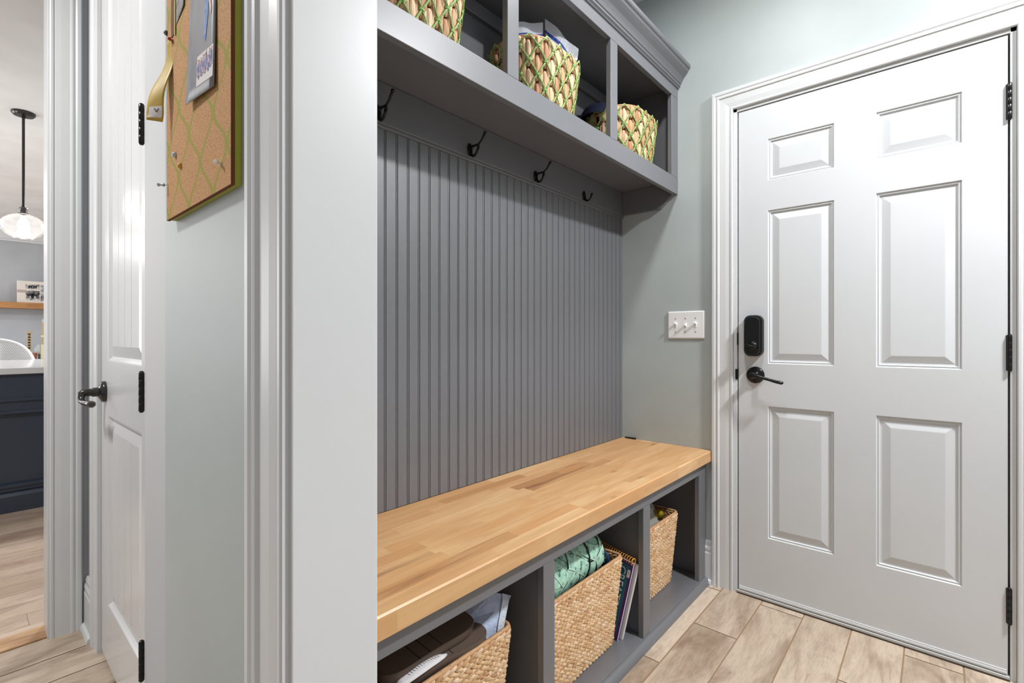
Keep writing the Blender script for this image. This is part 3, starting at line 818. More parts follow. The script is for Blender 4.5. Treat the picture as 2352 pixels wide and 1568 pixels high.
# zip bags
def zip_bag(name, label, corner, along, up, w, h, normal, twist, bulge, group):
    c = Vector(corner); A = Vector(along).normalized(); Uv = Vector(up).normalized(); Nn = Vector(normal).normalized()
    mb = MB(); nu, nv = 12, 16; rows = []
    for side in (1, -1):
        rows = []
        for b in range(nv+1):
            v = b/nv; row = []
            for a in range(nu+1):
                u = a/nu
                bl = bulge*math.sin(math.pi*u)*(1-v)**.5*side+.0012*side
                wv = .004*math.sin(9*u+5*v)+twist*(u-.5)*v
                row.append(c+A*(w*u)+Uv*(h*v)+Nn*(bl+wv))
            rows.append(row)
        mb.strip(rows, m=lambda a, k: 1 if a == 12 else (2 if a >= 13 else 0))
    o = mb.build(name, [M['film'], M['filmstripe'], M['filmlight']], None, smooth=True)
    return tag(o, label, 'plastic bag', group)
zip_bag('zip_bag', 'flat clear zip bag standing upright in the green-corded basket', (-1.075, 1.235, 1.955), (.25, 1, .30), (-.02, -.03, 1), .130, .205, (1, -.25, 0), .01, .006, 'clear zip bags')
zip_bag('zip_bag', 'clear zip bag with blue stripe leaning out to the right of the other', (-1.030, 1.355, 2.005), (.28, 1, -.78), (0, .06, 1), .150, .222, (1, -.2, .1), .03, .004, 'clear zip bags')

# navy cap
mb = MB(); L = []
for th in range(0, 91, 9):
    L.append([(-1.105+.088*math.cos(R(th))*math.cos(R(p)), 1.852+.108*math.cos(R(th))*math.sin(R(p)), 2.035+.072*math.sin(R(th))) for p in range(0, 360, 12)])
mb.strip(L, closed=True); cap = mb.build('cap', M['navycloth'], smooth=True)
tag(cap, 'dark navy cap bulging out of the basket nearest the door wall', 'cap')
mb = MB(); mb.ell((-1.105, 1.852, 2.108), Vector((0, 0, .004)), Vector((.007, 0, 0)), Vector((0, .007, 0)), 14, 8); mb.build('button', M['navycloth'], cap, smooth=True)

# sandals
def sandal(label, mat4, strap):
    t = thing('sandal', label, 'sandal', mat4.translation, 'brown sandals in the nearest bench basket')
    Rm = mat4.to_3x3().to_4x4(); T = Matrix.Translation(mat4.translation) @ Rm
    def outl(sc):
        o = []
        for k in range(48):
            a = 2*math.pi*k/48; y = math.sin(a)*.138; x = math.cos(a)
            wd = .045+.008*math.sin(y/.138*1.4)-.006*math.cos(y/.138*3.1)
            e = abs(math.cos(a))**.55*(1 if x > 0 else -1)
            o.append((e*wd*sc, y*(1-(1-sc)*.35)))
        return o
    mb = MB(); L = [[T @ Vector((x, y, z)) for x, y in outl(s_)] for s_, z in ((.94, 0), (1, .003), (1, .021), (.97, .0235))]
    mb.strip(L, closed=True); mb.quadp(L[0]); mb.quadp(L[-1]); mb.build('sole', M['sole'], t, smooth=True, angle=45)
    mb = MB(); L = [[T @ Vector((x, y, z)) for x, y in outl(s_)] for s_, z in ((.965, .0237), (.93, .0232), (.86, .0226))]
    mb.strip(L, closed=True); mb.quadp(L[-1])
    fb = mb.build('footbed', M['footbed'], t, smooth=True, angle=45)
    mb = MB()
    for yy in (-.05, -.02, .015): mb.box(-.036, .036, yy-.0012, yy+.0012, .0226, .0240)
    mb.xf(T); mb.build('crease', M['slot'], fb)
    if strap:
        mb = MB(); rows = []
        for k in range(13):
            v = k/12; y = -.135+.135*v; wd = .017*math.sin(math.pi*min(1, .12+v*.88))**.7+.001
            cx_ = .030-.004*math.sin(3*v); z = .0265+.008*math.sin(math.pi*v)
            rows.append([T @ Vector((cx_+wd*q, y, z-.003*q*q)) for q in (-1, -.5, 0, .5, 1)])
        mb.strip(rows); st = mb.build('strap', M['paper'], t, smooth=True, solid=.0025)
        tag(st, 'white stitched strap')
        mb = MB()
        for k in range(13):
            v = .2+.05*k; y = -.135+.135*v; z = .0288+.008*math.sin(math.pi*v); x = .030-.004*math.sin(3*v)
            p = T @ Vector((x-.004, y, z)); q = T @ Vector((x+.004, y+.003, z)); mb.tube([p, q], .0004, 5)
        mb.build('stitching', M['ink'], st)
    return t
sandal('upper brown sandal resting on the other, sole edge towards the room', Matrix.Translation((-.912, .728, .352)) @ Euler((R(1), R(8), R(3))).to_matrix().to_4x4(), False)
sandal('lower brown sandal with a white stitched strap', Matrix.Translation((-.897, .752, .326)) @ Euler((R(0), R(8), R(-1))).to_matrix().to_4x4(), True)

# pale plastic mailer crumpled in the near basket
t = thing('plastic_mailer', 'crumpled pale blue plastic mailer sticking out of the basket with sandals', 'plastic bag', (-.93, .90, .25))
def folded(name, pts_grid, mat, parent, solid=.0012):
    mb = MB(); mb.strip(pts_grid); o = mb.build(name, mat, parent, smooth=False, solid=solid); return o
folded('front_sheet', [[(-.875, .80, .27), (-.868, .86, .27), (-.866, .91, .27), (-.870, .945, .28)],
                       [(-.905, .79, .33), (-.885, .86, .335), (-.872, .915, .335), (-.868, .950, .335)],
                       [(-.955, .78, .355), (-.925, .865, .352), (-.880, .935, .365), (-.872, .968, .365)],
                       [(-1.03, .76, .372), (-.985, .85, .375), (-.897, .945, .405), (-.878, .985, .388)]], M['mailer'], t)
folded('edge_fold', [[(-.864, .915, .27), (-.8665, .950, .29)], [(-.866, .930, .335), (-.8645, .956, .338)], [(-.876, .958, .385), (-.870, .978, .380)], [(-.884, .966, .398), (-.873, .990, .386)]], M['mailer_in'], t)
folded('rear_sheet', [[(-.935, .855, .35), (-.93, .90, .348)], [(-.97, .86, .41), (-.955, .93, .405)], [(-1.0, .85, .46), (-.99, .93, .45)]], M['mailer'], t)

# money print roll
t = thing('fabric_roll', 'green money-print fabric roll with a seam, in the middle basket', 'fabric roll', (-.932, 1.29, .27))
CXr, CZr, RR = -.925, .352, .071; Ya, Yb = 1.12, 1.478
def rad(y):
    u = (y-Ya)/(Yb-Ya)
    e = min(1, max(0, u)*8, max(0, 1-u)*7)
    r = RR*(1-(1-e)**2*.75)*(1+.03*math.sin(23*y))
    r *= 1-.05*math.exp(-((y-1.352)/.012)**2)
    return r
def roll(y, a, off=0):
    r = rad(y)+off; return Vector((CXr+r*math.cos(a), y, CZr+r*1.05*math.sin(a)))
mb = MB(); L = []; NY = 70
for k in range(NY+1):
    y = Ya+(Yb-Ya)*k/NY; L.append([roll(y, 2*math.pi*j/48, .003*mnoise.noise(Vector((y*18, math.cos(2*math.pi*j/48)*2, math.sin(2*math.pi*j/48)*2)))) for j in range(48)])
mb.strip(L, closed=True); mb.quadp(L[0]); mb.quadp(L[-1])
def wrap(cy_, ca, rot, off):
    c, s_ = math.cos(rot), math.sin(rot)
    def f(px, py, pz=0):
        yy = min(Yb-.004, max(Ya+.004, cy_+(px*c-py*s_))); return roll(yy, ca+(px*s_+py*c)/RR, .0014+off+pz)
    return f
def patch(f, x0, x1, y0, y1, m, nx=14, ny=8):
    mb.strip([[f(x0+(x1-x0)*a/nx, y0+(y1-y0)*b/ny) for a in range(nx+1)] for b in range(ny+1)], m=m)
rb_ = random.Random(12); nb = 0
for k in range(44):
    cy_ = rb_.uniform(Ya+.02, Yb-.02); ca = rb_.uniform(-1.0, 2.2)
    if k > 36: cy_, ca = [(1.185, .40), (1.30, .15), (1.245, -.3), (1.355, .55), (1.43, .1), (1.15, -.35), (1.27, .75)][k-37]
    rot = rb_.uniform(-1.2, 1.2); w, hh = .043, .0205; o = k*.00015
    f = wrap(cy_, ca, rot, o); patch(f, -w-.0009, w+.0009, -hh-.0009, hh+.0009, 2)
    f = wrap(cy_, ca, rot, o+.00003); patch(f, -w, w, -hh, hh, 3)
    f = wrap(cy_, ca, rot, o+.00006); patch(f, -w+.0016, w-.0016, -hh+.0016, hh-.0016, 0)
    f = wrap(cy_, ca, rot, o+.00009)
    mb.quadp([f(.010*math.cos(R(q)), .0135*math.sin(R(q))) for q in range(0, 360, 20)], 1)
    mb.quadp([f(-w+.0065+.004*math.cos(R(q)), -hh+.006+.004*math.sin(R(q))) for q in range(0, 360, 30)], 1)
    if k > 36:
        add_text(mb, '$', .026, lambda px, py, pz: f(px-.0065, py-.009, .0001+pz*.1), 2, .0001)
        for tx_, ty_ in ((.024, .007), (-.039, .007), (.024, -.0165)): add_text(mb, ['20', '100', '50', '20', '100', '20', '50'][k-37], .010, lambda px, py, pz: f(px+tx_, py+ty_, .0001+pz*.1), 2, .0001)
body = mb.build('fabric', [M['money'], M['moneydark'], M['moneyline'], M['moneypale']], t, smooth=True)
mb = MB(); mb.tube([roll(1.352+.004*math.sin(4*math.pi*j/40), 2*math.pi*j/40, .0085) for j in range(40)], .0030, 6, closed=True); mb.build('seam', M['moneyseam'], t, smooth=True)
# navy pouch with a white tick mark
p = thing('navy_pouch', 'small navy pouch with a white mark behind the money-print roll', 'pouch', (-.885, 1.495, .27))
mb = MB(); L = []
for th in range(-90, 91, 15):
    L.append([(-.882+.024*math.cos(R(th))*math.cos(R(q)), 1.495+.010*math.cos(R(th))*math.sin(R(q)), .312+.030*math.sin(R(th))) for q in range(0, 360, 20)])
mb.strip(L, closed=True); mb.build('body', M['navynylon'], p, smooth=True)
mb = MB(); add_text(mb, 'Y', .030, lambda x, y, z: (-.884+x, 1.4836-z, .304+y)); mb.build('mark', M['letter'], p)

# spiral notebooks leaning in the middle cubby
def notebook(label, y_bot, y_top, xf, w, hgt, cover, text=False, wire=False, zb=.031):
    t = thing('spiral_notebook' if wire else 'notebook', label, 'notebook', (xf-w/2, y_bot, zb))
    lean = math.atan2(y_top-y_bot, hgt); T = Matrix.Translation((xf, y_bot, zb)) @ Matrix.Rotation(R(-6), 4, 'Z') @ Matrix.Rotation(-lean, 4, 'X') @ Matrix.Rotation(R(6.3), 4, 'Y')
    mb = MB(); mb.box(-w, 0, .0015, .008, 0, hgt).xf(T); mb.build('pages', M['paper'], t)
    mb = MB(); mb.box(-w, 0.001, 0, .0014, 0, hgt); mb.xf(T)
    i0 = len(mb.v)
    if text:
        mb.box(-w, -.0105, -.0006, 0.0002, 0, hgt-.012, 1)
    mb.box(-w, .001, .0082, .0095, 0, hgt)
    mb.xf(T, i0); cv = mb.build('cover', cover, t)
    if text:
        mb = MB(); add_text(mb, 'CREATE FACE', .036, lambda x, y, z: T @ Vector((-.052+y*1.2, -.0009-z, hgt-.022-x*1.06))); mb.build('lettering', M['letter'], cv)
        mb = MB(); mb.box(-.0155, -.0045, -.0012, -.0006, hgt-.052, hgt-.026); mb.xf(T); lb = mb.build('label_sticker', M['paper'], cv)
        mb = MB()
        mb.lathe([(0, -.0006), (.0014, -.0006), (.0014, 0), (0, 0)], (0, 0, 0), 'y', 10)
        for v in mb.v: v += Vector((-.010, -.0013, hgt-.046))
        mb.xf(T); mb.build('heart', M['red'], lb)
        mb = MB()
        for q in range(4): mb.box(-.0118, -.0078, -.0015, -.0012, hgt-.031-q*.003, hgt-.0298-q*.003)
        mb.xf(T); mb.build('scribble', M['ink'], lb)
    if wire:
        mb = MB(); n = 20
        for k in range(n):
            x = -.006-k*(w-.012)/(n-1)
            mb.tube([T @ Vector((x+.0008*math.sin(a), .0045+.0115*math.cos(a), hgt+.005+.0125*math.sin(a))) for a in [2*math.pi*q/14 for q in range(14)]], .0014, 6, closed=True)
        mb.tube([T @ Vector((-.003, .0045+.0115*math.cos(a), hgt+.005+.0125*math.sin(a))) for a in [2*math.pi*q/14 for q in range(14)]], .0017, 6, closed=True)
        mb.build('spiral_wire', M['orange'], t, smooth=True)
notebook('teal and purple spiral notebook lettered CREATE beside the middle basket', 1.511, 1.572, -.841, .20, .268, [M['purple'], M['teal']], True, True)
notebook('thin white workbook leaning behind the purple spiral notebook', 1.528, 1.589, -.831, .20, .262, [M['paper']])

# clear bag and gold ball in the basket by the door
t = thing('plastic_sack', 'foggy clear plastic sack in the basket by the door', 'plastic bag', (-.95, 1.93, .25))
folded('sheet', [[(-.89, 1.74, .26), (-.885, 1.86, .26), (-.89, 1.98, .27)], [(-.90, 1.74, .335), (-.893, 1.86, .335), (-.90, 1.985, .315)], [(-.93, 1.74, .385), (-.915, 1.86, .39), (-.925, 2.0, .345)], [(-.97, 1.74, .43), (-.955, 1.88, .425), (-.965, 1.985, .385)]], M['foggy'], t)
folded('flap', [[(-.921, 1.955, .34), (-.936, 2.035, .325)], [(-.935, 1.945, .375), (-.95, 2.015, .36)], [(-.955, 1.925, .42), (-.972, 1.975, .41)]], M['mailer_in'], t)
g = thing('ball_ornament', 'shiny gold ball with a dark ridge at the rim of the basket by the door', 'ornament', (-.91, 1.965, .31))
mb = MB(); mb.ell((-.903, 1.987, .330), Vector((0, .0, .024)), Vector((.024, 0, 0)), Vector((0, .024, 0)), 24, 14); mb.build('ball', M['gold'], g, smooth=True)
mb = MB(); mb.tube([(-.903+.0245*math.cos(a)*.4, 1.987+.0245*math.cos(a)*-.92, .330+.0245*math.sin(a)) for a in [2*math.pi*q/32 for q in range(32)]], .0016, 6, closed=True); mb.build('ridge', plain('ridge_brown', (96, 78, 20), .4), g, smooth=True)

# ------------------------------------------------------------------ cork board with pinned things
cb = thing('cork_board', 'cork board with green trellis print hanging on the narrow wall', 'notice board', (-.8215, .2335, 1.285))
CX0, CX1, CY0, CZ0, CZ1 = -.969, -.676, .2268, 1.285, 1.90
mb = MB(); mb.box(CX0, CX1, CY0, CY0+.0045, CZ0, CZ1)
mb.quadp(((CX0+.0006, CY0-.0001, CZ0+.0006), (CX1-.0006, CY0-.0001, CZ0+.0006), (CX1-.0006, CY0-.0001, CZ1), (CX0+.0006, CY0-.0001, CZ1)), 1)
mb.build('cork_sheet', [M['cork_dark'], M['cork']], cb)
mb = MB(); mb.box(CX0+.001, CX1-.0008, CY0+.0046, YW, CZ0+.0015, CZ1); fr = mb.build('backing', M['green_edge'], cb, bevel=.001)
mb = MB(); rows = []
for k in range(12):
    z = 1.578+.02*k; rows.append([(-.938+.002*random.uniform(-1, 1), CY0-.0006, z), (-.9215+.0015*random.uniform(-1, 1), CY0-.0006, z)])
mb.strip(rows); mb.build('torn_patch', M['cork_dark'], cb, solid=.0008)
yb = CY0-.0012
def pin(x, z, mat, label, big=1.0, tilt=0.0, needle=.006, dome=False):
    t = thing('push_pin', label, 'push pin', (x, CY0, z), 'push pins on the cork board')
    Rz = Matrix.Translation((x, CY0, z)) @ Matrix.Rotation(tilt, 4, 'Z')
    mb = MB(); mb.lathe([(.0046*big, -needle), (.0046*big, -needle-.001), (.0040*big, -needle-.0028), (.0024*big, -needle-.0042), (0, -needle-.0047)] if dome else [(.0034*big, -needle), (.0036*big, -needle-.0012), (.0022*big, -needle-.003), (.002*big, -needle-.006), (.0036*big, -needle-.008), (.0036*big, -needle-.0095), (0, -needle-.0098)], (0, 0, 0), 'y', 16).xf(Rz)
    mb.build('head', mat, t, smooth=True, angle=50)
    mb = MB(); mb.lathe([(.0005, .002), (.0005, -needle)], (0, 0, 0), 'y', 6).xf(Rz); mb.build('needle', M['steel'], t)
pin(-.9165, 1.382, M['bluepin'], 'pale blue pin above the orange pin', .95, 0, .0005, True)
pin(-.8885, 1.358, M['orangepin'], 'orange pin low on the cork board', .95, 0, .0005, True)
pin(-.712, 1.319, M['plastic'], 'clear pin alone at the lower right of the cork', .8, R(35), .001)
pin(-.9600, 1.343, M['bluepin'], 'clear pin sticking out at the lower left edge of the cork', .8, R(-40), .006)
pin(-.9312, 1.572, M['red'], 'red pin holding the yellow ribbon', .6, 0, .0032, True)
pin(-.9660, 1.598, M['greypin'], 'grey pin at the left edge above the red pin', .9, R(-30), .0005, True)
# photo card
pc = thing('photo_card', 'grey sports photo card with people in blue uniforms pinned on the cork', 'photo card', (-.78, yb, 1.43))
def card_pt(u, v, off=0):   # u across 0..1, v up 0..1
    return Vector((-.836+.110*u, CY0-.0006-.007*(1-v)**2*(1-.5*u)-off, 1.434-.008*u+.265*v))
mb = MB(); mb.strip([[card_pt(u/6, v/10) for u in range(7)] for v in range(11)]); mb.build('card', M['card'], pc, smooth=True, solid=.0008)
mb = MB(); mb.strip([[card_pt(.40+.57*u/4, .055+.165*v/4, .0009) for u in range(5)] for v in range(5)]); ins = mb.build('team_photo', M['cardwhite'], pc)
mb = MB()
for k in range(14):
    u = .44+.037*k; v = .085+random.uniform(0, .035); hh = .06+random.uniform(0, .035)
    p0, p1 = card_pt(u, v, .0013), card_pt(u, v+hh, .0013)
    mb.quadp((p0-Vector((.0025, 0, 0)), p0+Vector((.0025, 0, 0)), p1+Vector((.0018, 0, 0)), p1-Vector((.0018, 0, 0))))
    c = card_pt(u, v+hh+.010, .0014); mb.quadp([c+Vector((.0014*math.cos(a), 0, .0017*math.sin(a))) for a in [q*math.pi/4 for q in range(8)]], 1)
mb.build('tiny_people', [M['cardpeople'], M['skin']], ins)
mb = MB()
for pts, m in (([(.60, .30), (.68, .27), (.76, .42), (.74, .62), (.64, .62), (.62, .45)], 0), ([(.66, .60), (.74, .60), (.78, .72), (.70, .74), (.62, .70)], 1), ([(.72, .52), (.86, .38), (.88, .42), (.77, .60)], 1), ([(.64, .42), (.58, .30), (.62, .29), (.68, .40)], 0)):
    mb.quadp([card_pt(u, v, .0009+.0002*m) for u, v in pts], m)
mb.build('printed_player', [M['cardblue'], M['skin']], pc)
# second small photo at the top
mb = MB(); mb.quadp(((-.914, CY0-.0004, 1.588), (-.868, CY0-.002, 1.600), (-.868, CY0-.0004, 1.75), (-.914, CY0-.0004, 1.75)), 0)
mb.quadp(((-.919, yb-.0002, 1.575), (-.9138, yb-.0002, 1.572), (-.9138, yb-.0002, 1.75), (-.919, yb-.0002, 1.75)), 1)
mb.quadp(((-.876, yb-.0022, 1.612), (-.871, yb-.0022, 1.612), (-.871, yb-.0022, 1.75), (-.876, yb-.0022, 1.75)), 2)
tag(mb.build('small_photo', [M['cardgrey'], M['green_edge'], M['cardwhite']], solid=.0006), 'small grey photo with a green edge at the top of the cork', 'photo')
# yellow ribbon
rb = thing('ribbon', 'yellow paper ribbon with a white tip hanging off the red pin', 'ribbon', (-.95, .21, 1.44))
def rib(u, v, off=0):   # u -1..1 across, v 0 top ..1 bottom
    cx_ = -.944+.0-.012*v; y = CY0-.003-.019*v**1.6+.004*math.sin(7*v)-.004*u*u*0; wd = (.011+.006*math.sin(math.pi*min(1, v*1.05)))*(1 if v < .93 else (1-v)/.07*.6+.4)
    return Vector((cx_+wd*u, y+.010*u*v-off, 1.577-.135*v))
mb = MB(); mb.strip([[rib(u/3, v/24) for u in range(-3, 4)] for v in range(25)]); mb.build('strip', M['ribbon'], rb, smooth=True, solid=.0006)
mb = MB(); mb.strip([[rib(u/3*.75+.1, .83+.13*v/6, .0008) for u in range(-3, 4)] for v in range(7)]); wt = mb.build('white_tip', M['paper'], rb)
mb = MB(); mb.tube([rib(.0, .855, .0014), rib(.25, .90, .0014), rib(.5, .86, .0014)], .0006, 5); mb.build('mark', M['ink'], wt)

# ------------------------------------------------------------------ kitchen beyond the opening
ki = thing('kitchen_island', 'navy panelled kitchen island seen through the opening', 'kitchen island', (-5.1, .1, 0))
IY0, IY1, IX0, IX1 = -1.3, 1.5, -5.8, -4.36
mb = MB(); mb.box(IX0, IX1-.02, IY0, IY1, .0, .862); mb.build('carcass', M['navy'], ki)
mb = MB(); mb.box(IX1-.0195, IX1, IY0, IY1, .70, .862); mb.box(IX1-.0195, IX1, IY0, IY1, .125, .165); mb.box(IX1-.0195, IX1, IY0, IY1, .61, .70); mb.box(IX1-.0195, IX1, -.6, -.5, .165, .61); mb.box(IX1-.0195, IX1, .62, .72, .165, .61)
mb.build('back_frame', M['navy'], ki, bevel=.004)
mb = MB()
for z in (.622, .70): mb.prism([(0, 0), (.018, .004), (.018, .010), (.006, .022), (0, .022)], lambda p, q, t: (IX1+.0002+p, t, z+q-.011), IY0, IY1)
mb.prism([(0, 0), (.014, .0), (.014, .012), (0, .02)], lambda p, q, t: (IX1+.0002+p, t, .155+q), IY0, IY1)
mb.build('panel_moulding', M['navy'], ki)
mb = MB(); mb.prism([(0, 0), (.022, 0), (.022, .10), (.012, .118), (0, .124)], lambda p, q, t: (IX1+.0002+p, t, q), IY0, IY1); mb.build('plinth', M['navy'], ki)
mb = MB(); mb.box(IX0-.1, IX1+.035, IY0-.04, IY1+.04, .8622, .902)
tag(mb.build('countertop', M['quartz'], bevel=.004), 'glossy white stone countertop on the navy island', 'countertop')

pl = thing('pendant_lamp', 'clear glass globe pendant lamp hanging from the kitchen ceiling', 'pendant lamp', (-5.03, .300, 1.80))
c = (-5.03, .300, 0)
mb = MB(); mb.lathe([(.066, 2.7395), (.066, 2.728), (.060, 2.722), (.056, 2.716), (.012, 2.712), (.012, 2.70)], c, 'z', 36); mb.build('canopy', M['bronze'], pl, smooth=True, angle=40)
mb = MB(); mb.lathe([(.0085, 2.72), (.0085, 2.06), (.011, 2.055), (.011, 2.04)], c, 'z', 14); mb.build('rod', M['bronze'], pl, smooth=True, angle=40)
mb = MB(); mb.lathe([(.012, 2.048), (.024, 2.042), (.026, 2.034), (.022, 2.030), (.022, 2.004), (.036, 2.000), (.036, 1.996), (.02, 1.992)], c, 'z', 24); mb.build('socket', M['steel'], pl, smooth=True, angle=40)
mb = MB(); prof = [(.036*0+.036, 1.995)]+[(.126*math.sin(R(a)), 1.905+.092*math.cos(R(a))) for a in range(22, 159, 6)]+[(.05, 1.818), (.052, 1.815)]
inner = [(max(.0, r-.003), z) for r, z in reversed(prof)]
mb.lathe(prof+inner, c, 'z', 48); mb.build('glass_globe', M['glass'], pl, smooth=True)
mb = MB(); mb.lathe([(0, 1.868), (.02, 1.874), (.032, 1.892), (.034, 1.912), (.026, 1.945), (.014, 1.968), (.013, 1.992)], c, 'z', 24); mb.build('bulb', M['bulb'], pl, smooth=True)

mb = MB(); mb.box(-9.899, -9.62, -1.2, 1.4, 1.505, 1.587)
tag(mb.build('wall_shelf', M['shelfwood'], bevel=.003), 'thick brown wooden shelf on the far kitchen wall', 'shelf')
cv = thing('canvas_print', 'cream canvas with four black and white farm photos standing on the shelf', 'picture', (-9.70, .78, 1.588))
mb = MB(); mb.box(-9.73, -9.69, .515, 1.0, 1.588, 1.897); mb.build('canvas', M['canvas'], cv, bevel=.003)
for a, b, z0, z1 in ((.60, .742, 1.785, 1.855), (.752, .93, 1.745, 1.85), (.60, .742, 1.628, 1.765), (.752, .93, 1.62, 1.735)):
    mb = MB(); mb.quadp(((-9.6893, a, z0), (-9.6893, b, z0), (-9.6893, b, z1), (-9.6893, a, z1))); ph_ = mb.build('photo', M['bwphoto'], cv)
    mb = MB()
    w_, h_ = b-a, z1-z0
    for k in range(2):
        y = a+w_*(.32+.34*k); zc = z0+h_*.55; s_ = min(w_, h_)*.30
        mb.quadp([(-9.6888, y+s_*.95*math.cos(q), zc+s_*.5*math.sin(q)) for q in [i*math.pi/6 for i in range(12)]])
        for d in (-.7, -.35, .35, .7): mb.quadp(((-9.6887, y+s_*d-.004, zc-s_*1.25), (-9.6887, y+s_*d+.004, zc-s_*1.25), (-9.6887, y+s_*d+.006, zc), (-9.6887, y+s_*d-.006, zc)))
        mb.quadp([(-9.6887, y+s_*(.95+.35*math.cos(q)), zc+s_*(.55+.4*math.sin(q))) for q in [i*math.pi/4 for i in range(8)]])
    mb.build('printed_animals', M['animal'], ph_)
mb = MB(); mb.quadp(((-9.6895, .515, 1.73), (-9.6895, .60, 1.73), (-9.6895, .60, 1.77), (-9.6895, .515, 1.77))); mb.build('print_band', plain('band_taupe', (176, 160, 150), .7), cv)

# side table with toys against the far wall
tb = thing('side_table', 'pale table against the far kitchen wall behind the island', 'table', (-9.3, .6, 0))
part('table_top', [(-9.85, -8.95, -.9, 1.6, .775, .81)], tb, M['tableTop'])
for x in (-9.8, -9.0):
    for y in (-.85, 1.55): part('leg', [(x-.025, x+.025, y-.025, y+.025, 0, .7748)], tb, M['tableTop'])
TX = -9.15
tt = thing('toy_tower', 'small pale wooden ladder tower on the far table', 'toy', (TX, .60, .81))
part('post', [(TX-.02, TX+.02, .578, .588, .8602, 1.155), (TX-.02, TX+.02, .612, .622, .8602, 1.155)], tt, M['toywood'])
for k in range(6): part('rung', [(TX-.02, TX+.02, .5882, .6118, .93+.036*k, .943+.036*k)], tt, M['toywood'])
part('panel', [(TX-.022, TX-.0201, .58, .62, .93, 1.15)], tt, M['toygrey'])
part('cap', [(TX-.024, TX+.024, .570, .630, 1.1552, 1.178)], tt, M['toywood'])
part('foot', [(TX-.024, TX+.024, .565, .640, .8102, .86)], tt, M['toywood'])
tg = thing('toy_ramp', 'low grey and wood toy ramp beside the ladder tower', 'toy', (TX, .68, .81))
mb = MB(); mb.prism([(.642, .905), (.700, .905), (.700, 1.0), (.672, .995), (.655, .955), (.642, .95)], lambda p, q, t: (t, p, q), TX-.02, TX+.02); mb.build('ramp', M['toygrey'], tg)
part('leg', [(TX-.02, TX-.01, .69, .70, .8102, .9048), (TX+.01, TX+.02, .69, .70, .8102, .9048), (TX-.02, TX+.02, .642, .65, .8102, .9048)], tg, M['toywood'])
mb = MB(); mb.lathe([(.030, 0), (.040, .05), (.042, .078), (.038, .08), (.0, .07)], (TX+.15, .628, .8102), 'z', 24); tag(mb.build('pot', M['terracotta'], smooth=True, angle=50), 'small terracotta pot on the far table', 'pot')
mb = MB(); mb.box(TX+.12, TX+.17, .676, .696, .8102, .878); tag(mb.build('toy_block', M['toydark'], bevel=.002), 'dark green block beside the terracotta pot', 'block')
mb = MB(); mb.ell((TX+.17, .595, .8352), Vector((0, 0, .025)), Vector((.025, 0, 0)), Vector((0, .025, 0)), 18, 12); tag(mb.build('toy_ball', M['toyblue'], smooth=True), 'shiny blue ball beside the terracotta pot', 'ball')
tl = thing('wooden_tower', 'tall cream and wood tower at the edge of the kitchen opening', 'toy', (TX, .74, .81))
part('lower_column', [(TX-.02, TX+.02, .712, .745, .8102, 1.0)], tl, M['toycream']); part('upper_column', [(TX-.018, TX+.018, .722, .75, 1.0002, 1.30)], tl, M['toywood'])
part('collar', [(TX-.024, TX+.024, .714, .752, 1.1, 1.125)], tl, M['toycream']); part('top', [(TX-.012, TX+.012, .726, .748, 1.3002, 1.345)], tl, M['toygrey'])

# woven bar stool behind the island
st = thing('bar_stool', 'white open-weave bar stool with rounded back behind the island', 'stool', (-6.2, .18, 0))
def shell(u, v, off=0):     # u -1..1 around, v 0..1 up
    a = u*R(78); rr = .255+off; top = 1.075-.20*abs(u)**2.2
    return Vector((-6.15-rr*math.cos(a)*.9, .185+rr*math.sin(a), .70+(top-.70)*v))
mb = MB(); mb.strip([[shell(u/20, v/8) for u in range(-20, 21)] for v in range(9)]); mb.build('woven_back', M['weave'], st, smooth=True, solid=.008)
mb = MB(); mb.tube([shell(u/24, 1, .002) for u in range(-24, 25)]+[(-6.0, .43, .74), (-5.98, .425, .70)], .013, 10); mb.build('top_rail', M['chairwhite'], st, smooth=True)
mb = MB(); mb.lathe([(0, .665), (.235, .665), (.245, .675), (.245, .695), (.235, .70), (0, .70)], (-6.13, .185, 0), 'z', 36); mb.build('seat', M['weave'], st, smooth=True, angle=40)
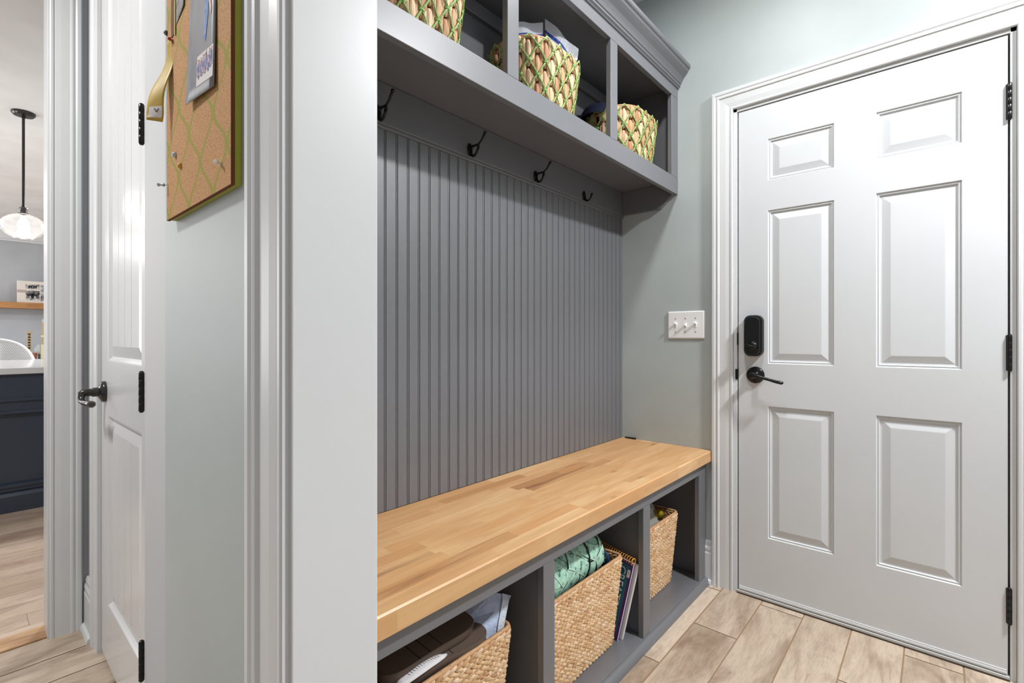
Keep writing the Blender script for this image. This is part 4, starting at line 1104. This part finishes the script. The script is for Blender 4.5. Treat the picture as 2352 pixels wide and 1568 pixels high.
for sx, sy in ((-1, -1), (-1, 1), (1, -1), (1, 1)):
    mb = MB(); mb.tube([(-6.13+sx*.14, .185+sy*.14, .664), (-6.13+sx*.2, .185+sy*.2, 0)], .012, 10); mb.build('leg', M['bronze'], st, smooth=True)

# ------------------------------------------------------------------ lights
def area(name, loc, size, power, col=(1, .97, .93), rot=(0, 0, 0), shape='DISK'):
    L = bpy.data.lights.new(name, 'AREA'); L.shape = shape; L.size = size; L.energy = power; L.color = col
    o = bpy.data.objects.new(name, L); COL.objects.link(o); o.location = loc; o.rotation_euler = rot; return o
area('ceiling_lamp_entry', (-.50, 1.42, 2.70), .18, 15, (.975, .985, 1))
area('ceiling_lamp_entry', (.85, 1.70, 2.70), .22, 84, (.97, .98, 1))
area('ceiling_lamp_hall', (-1.75, -.75, 2.70), .3, 40, (1, .985, .97))
area('ceiling_lamp_kitchen', (-7.5, -.8, 2.70), .2, 20, (1, .985, .97))
area('ceiling_lamp_kitchen', (-5.6, 1.8, 2.70), .3, 80, (1, .985, .97))
area('kitchen_fill_light', (-7.5, -3.1, 1.5), 2.2, 130, (.96, .98, 1), (R(90), 0, 0), 'SQUARE')  # added fill panel brightening the kitchen; no window stands here
for y in (.300, -.75):
    L = bpy.data.lights.new('pendant_glow', 'POINT'); L.energy = 10; L.shadow_soft_size = .05; L.color = (1, .95, .88)
    o = bpy.data.objects.new('pendant_glow', L); COL.objects.link(o); o.location = (-5.03, y, 1.84)
W = bpy.data.worlds.new('World'); SC.world = W; W.use_nodes = True
W.node_tree.nodes['Background'].inputs[0].default_value = (.91, .95, 1, 1); W.node_tree.nodes['Background'].inputs[1].default_value = .38

# ------------------------------------------------------------------ camera
cam = bpy.data.cameras.new('camera'); co = bpy.data.objects.new('camera', cam); COL.objects.link(co)
cam.sensor_width = 36; cam.lens = 1111/2352*36; cam.shift_y = -8/2352; cam.clip_start = .01; cam.clip_end = 60
co.location = (0, 0, EYE); co.rotation_euler = (R(90), 0, R(41.3)); SC.camera = co
SC.view_settings.view_transform = 'Standard'; SC.view_settings.look = 'None'; SC.view_settings.gamma = 1; SC.view_settings.exposure = 0.0
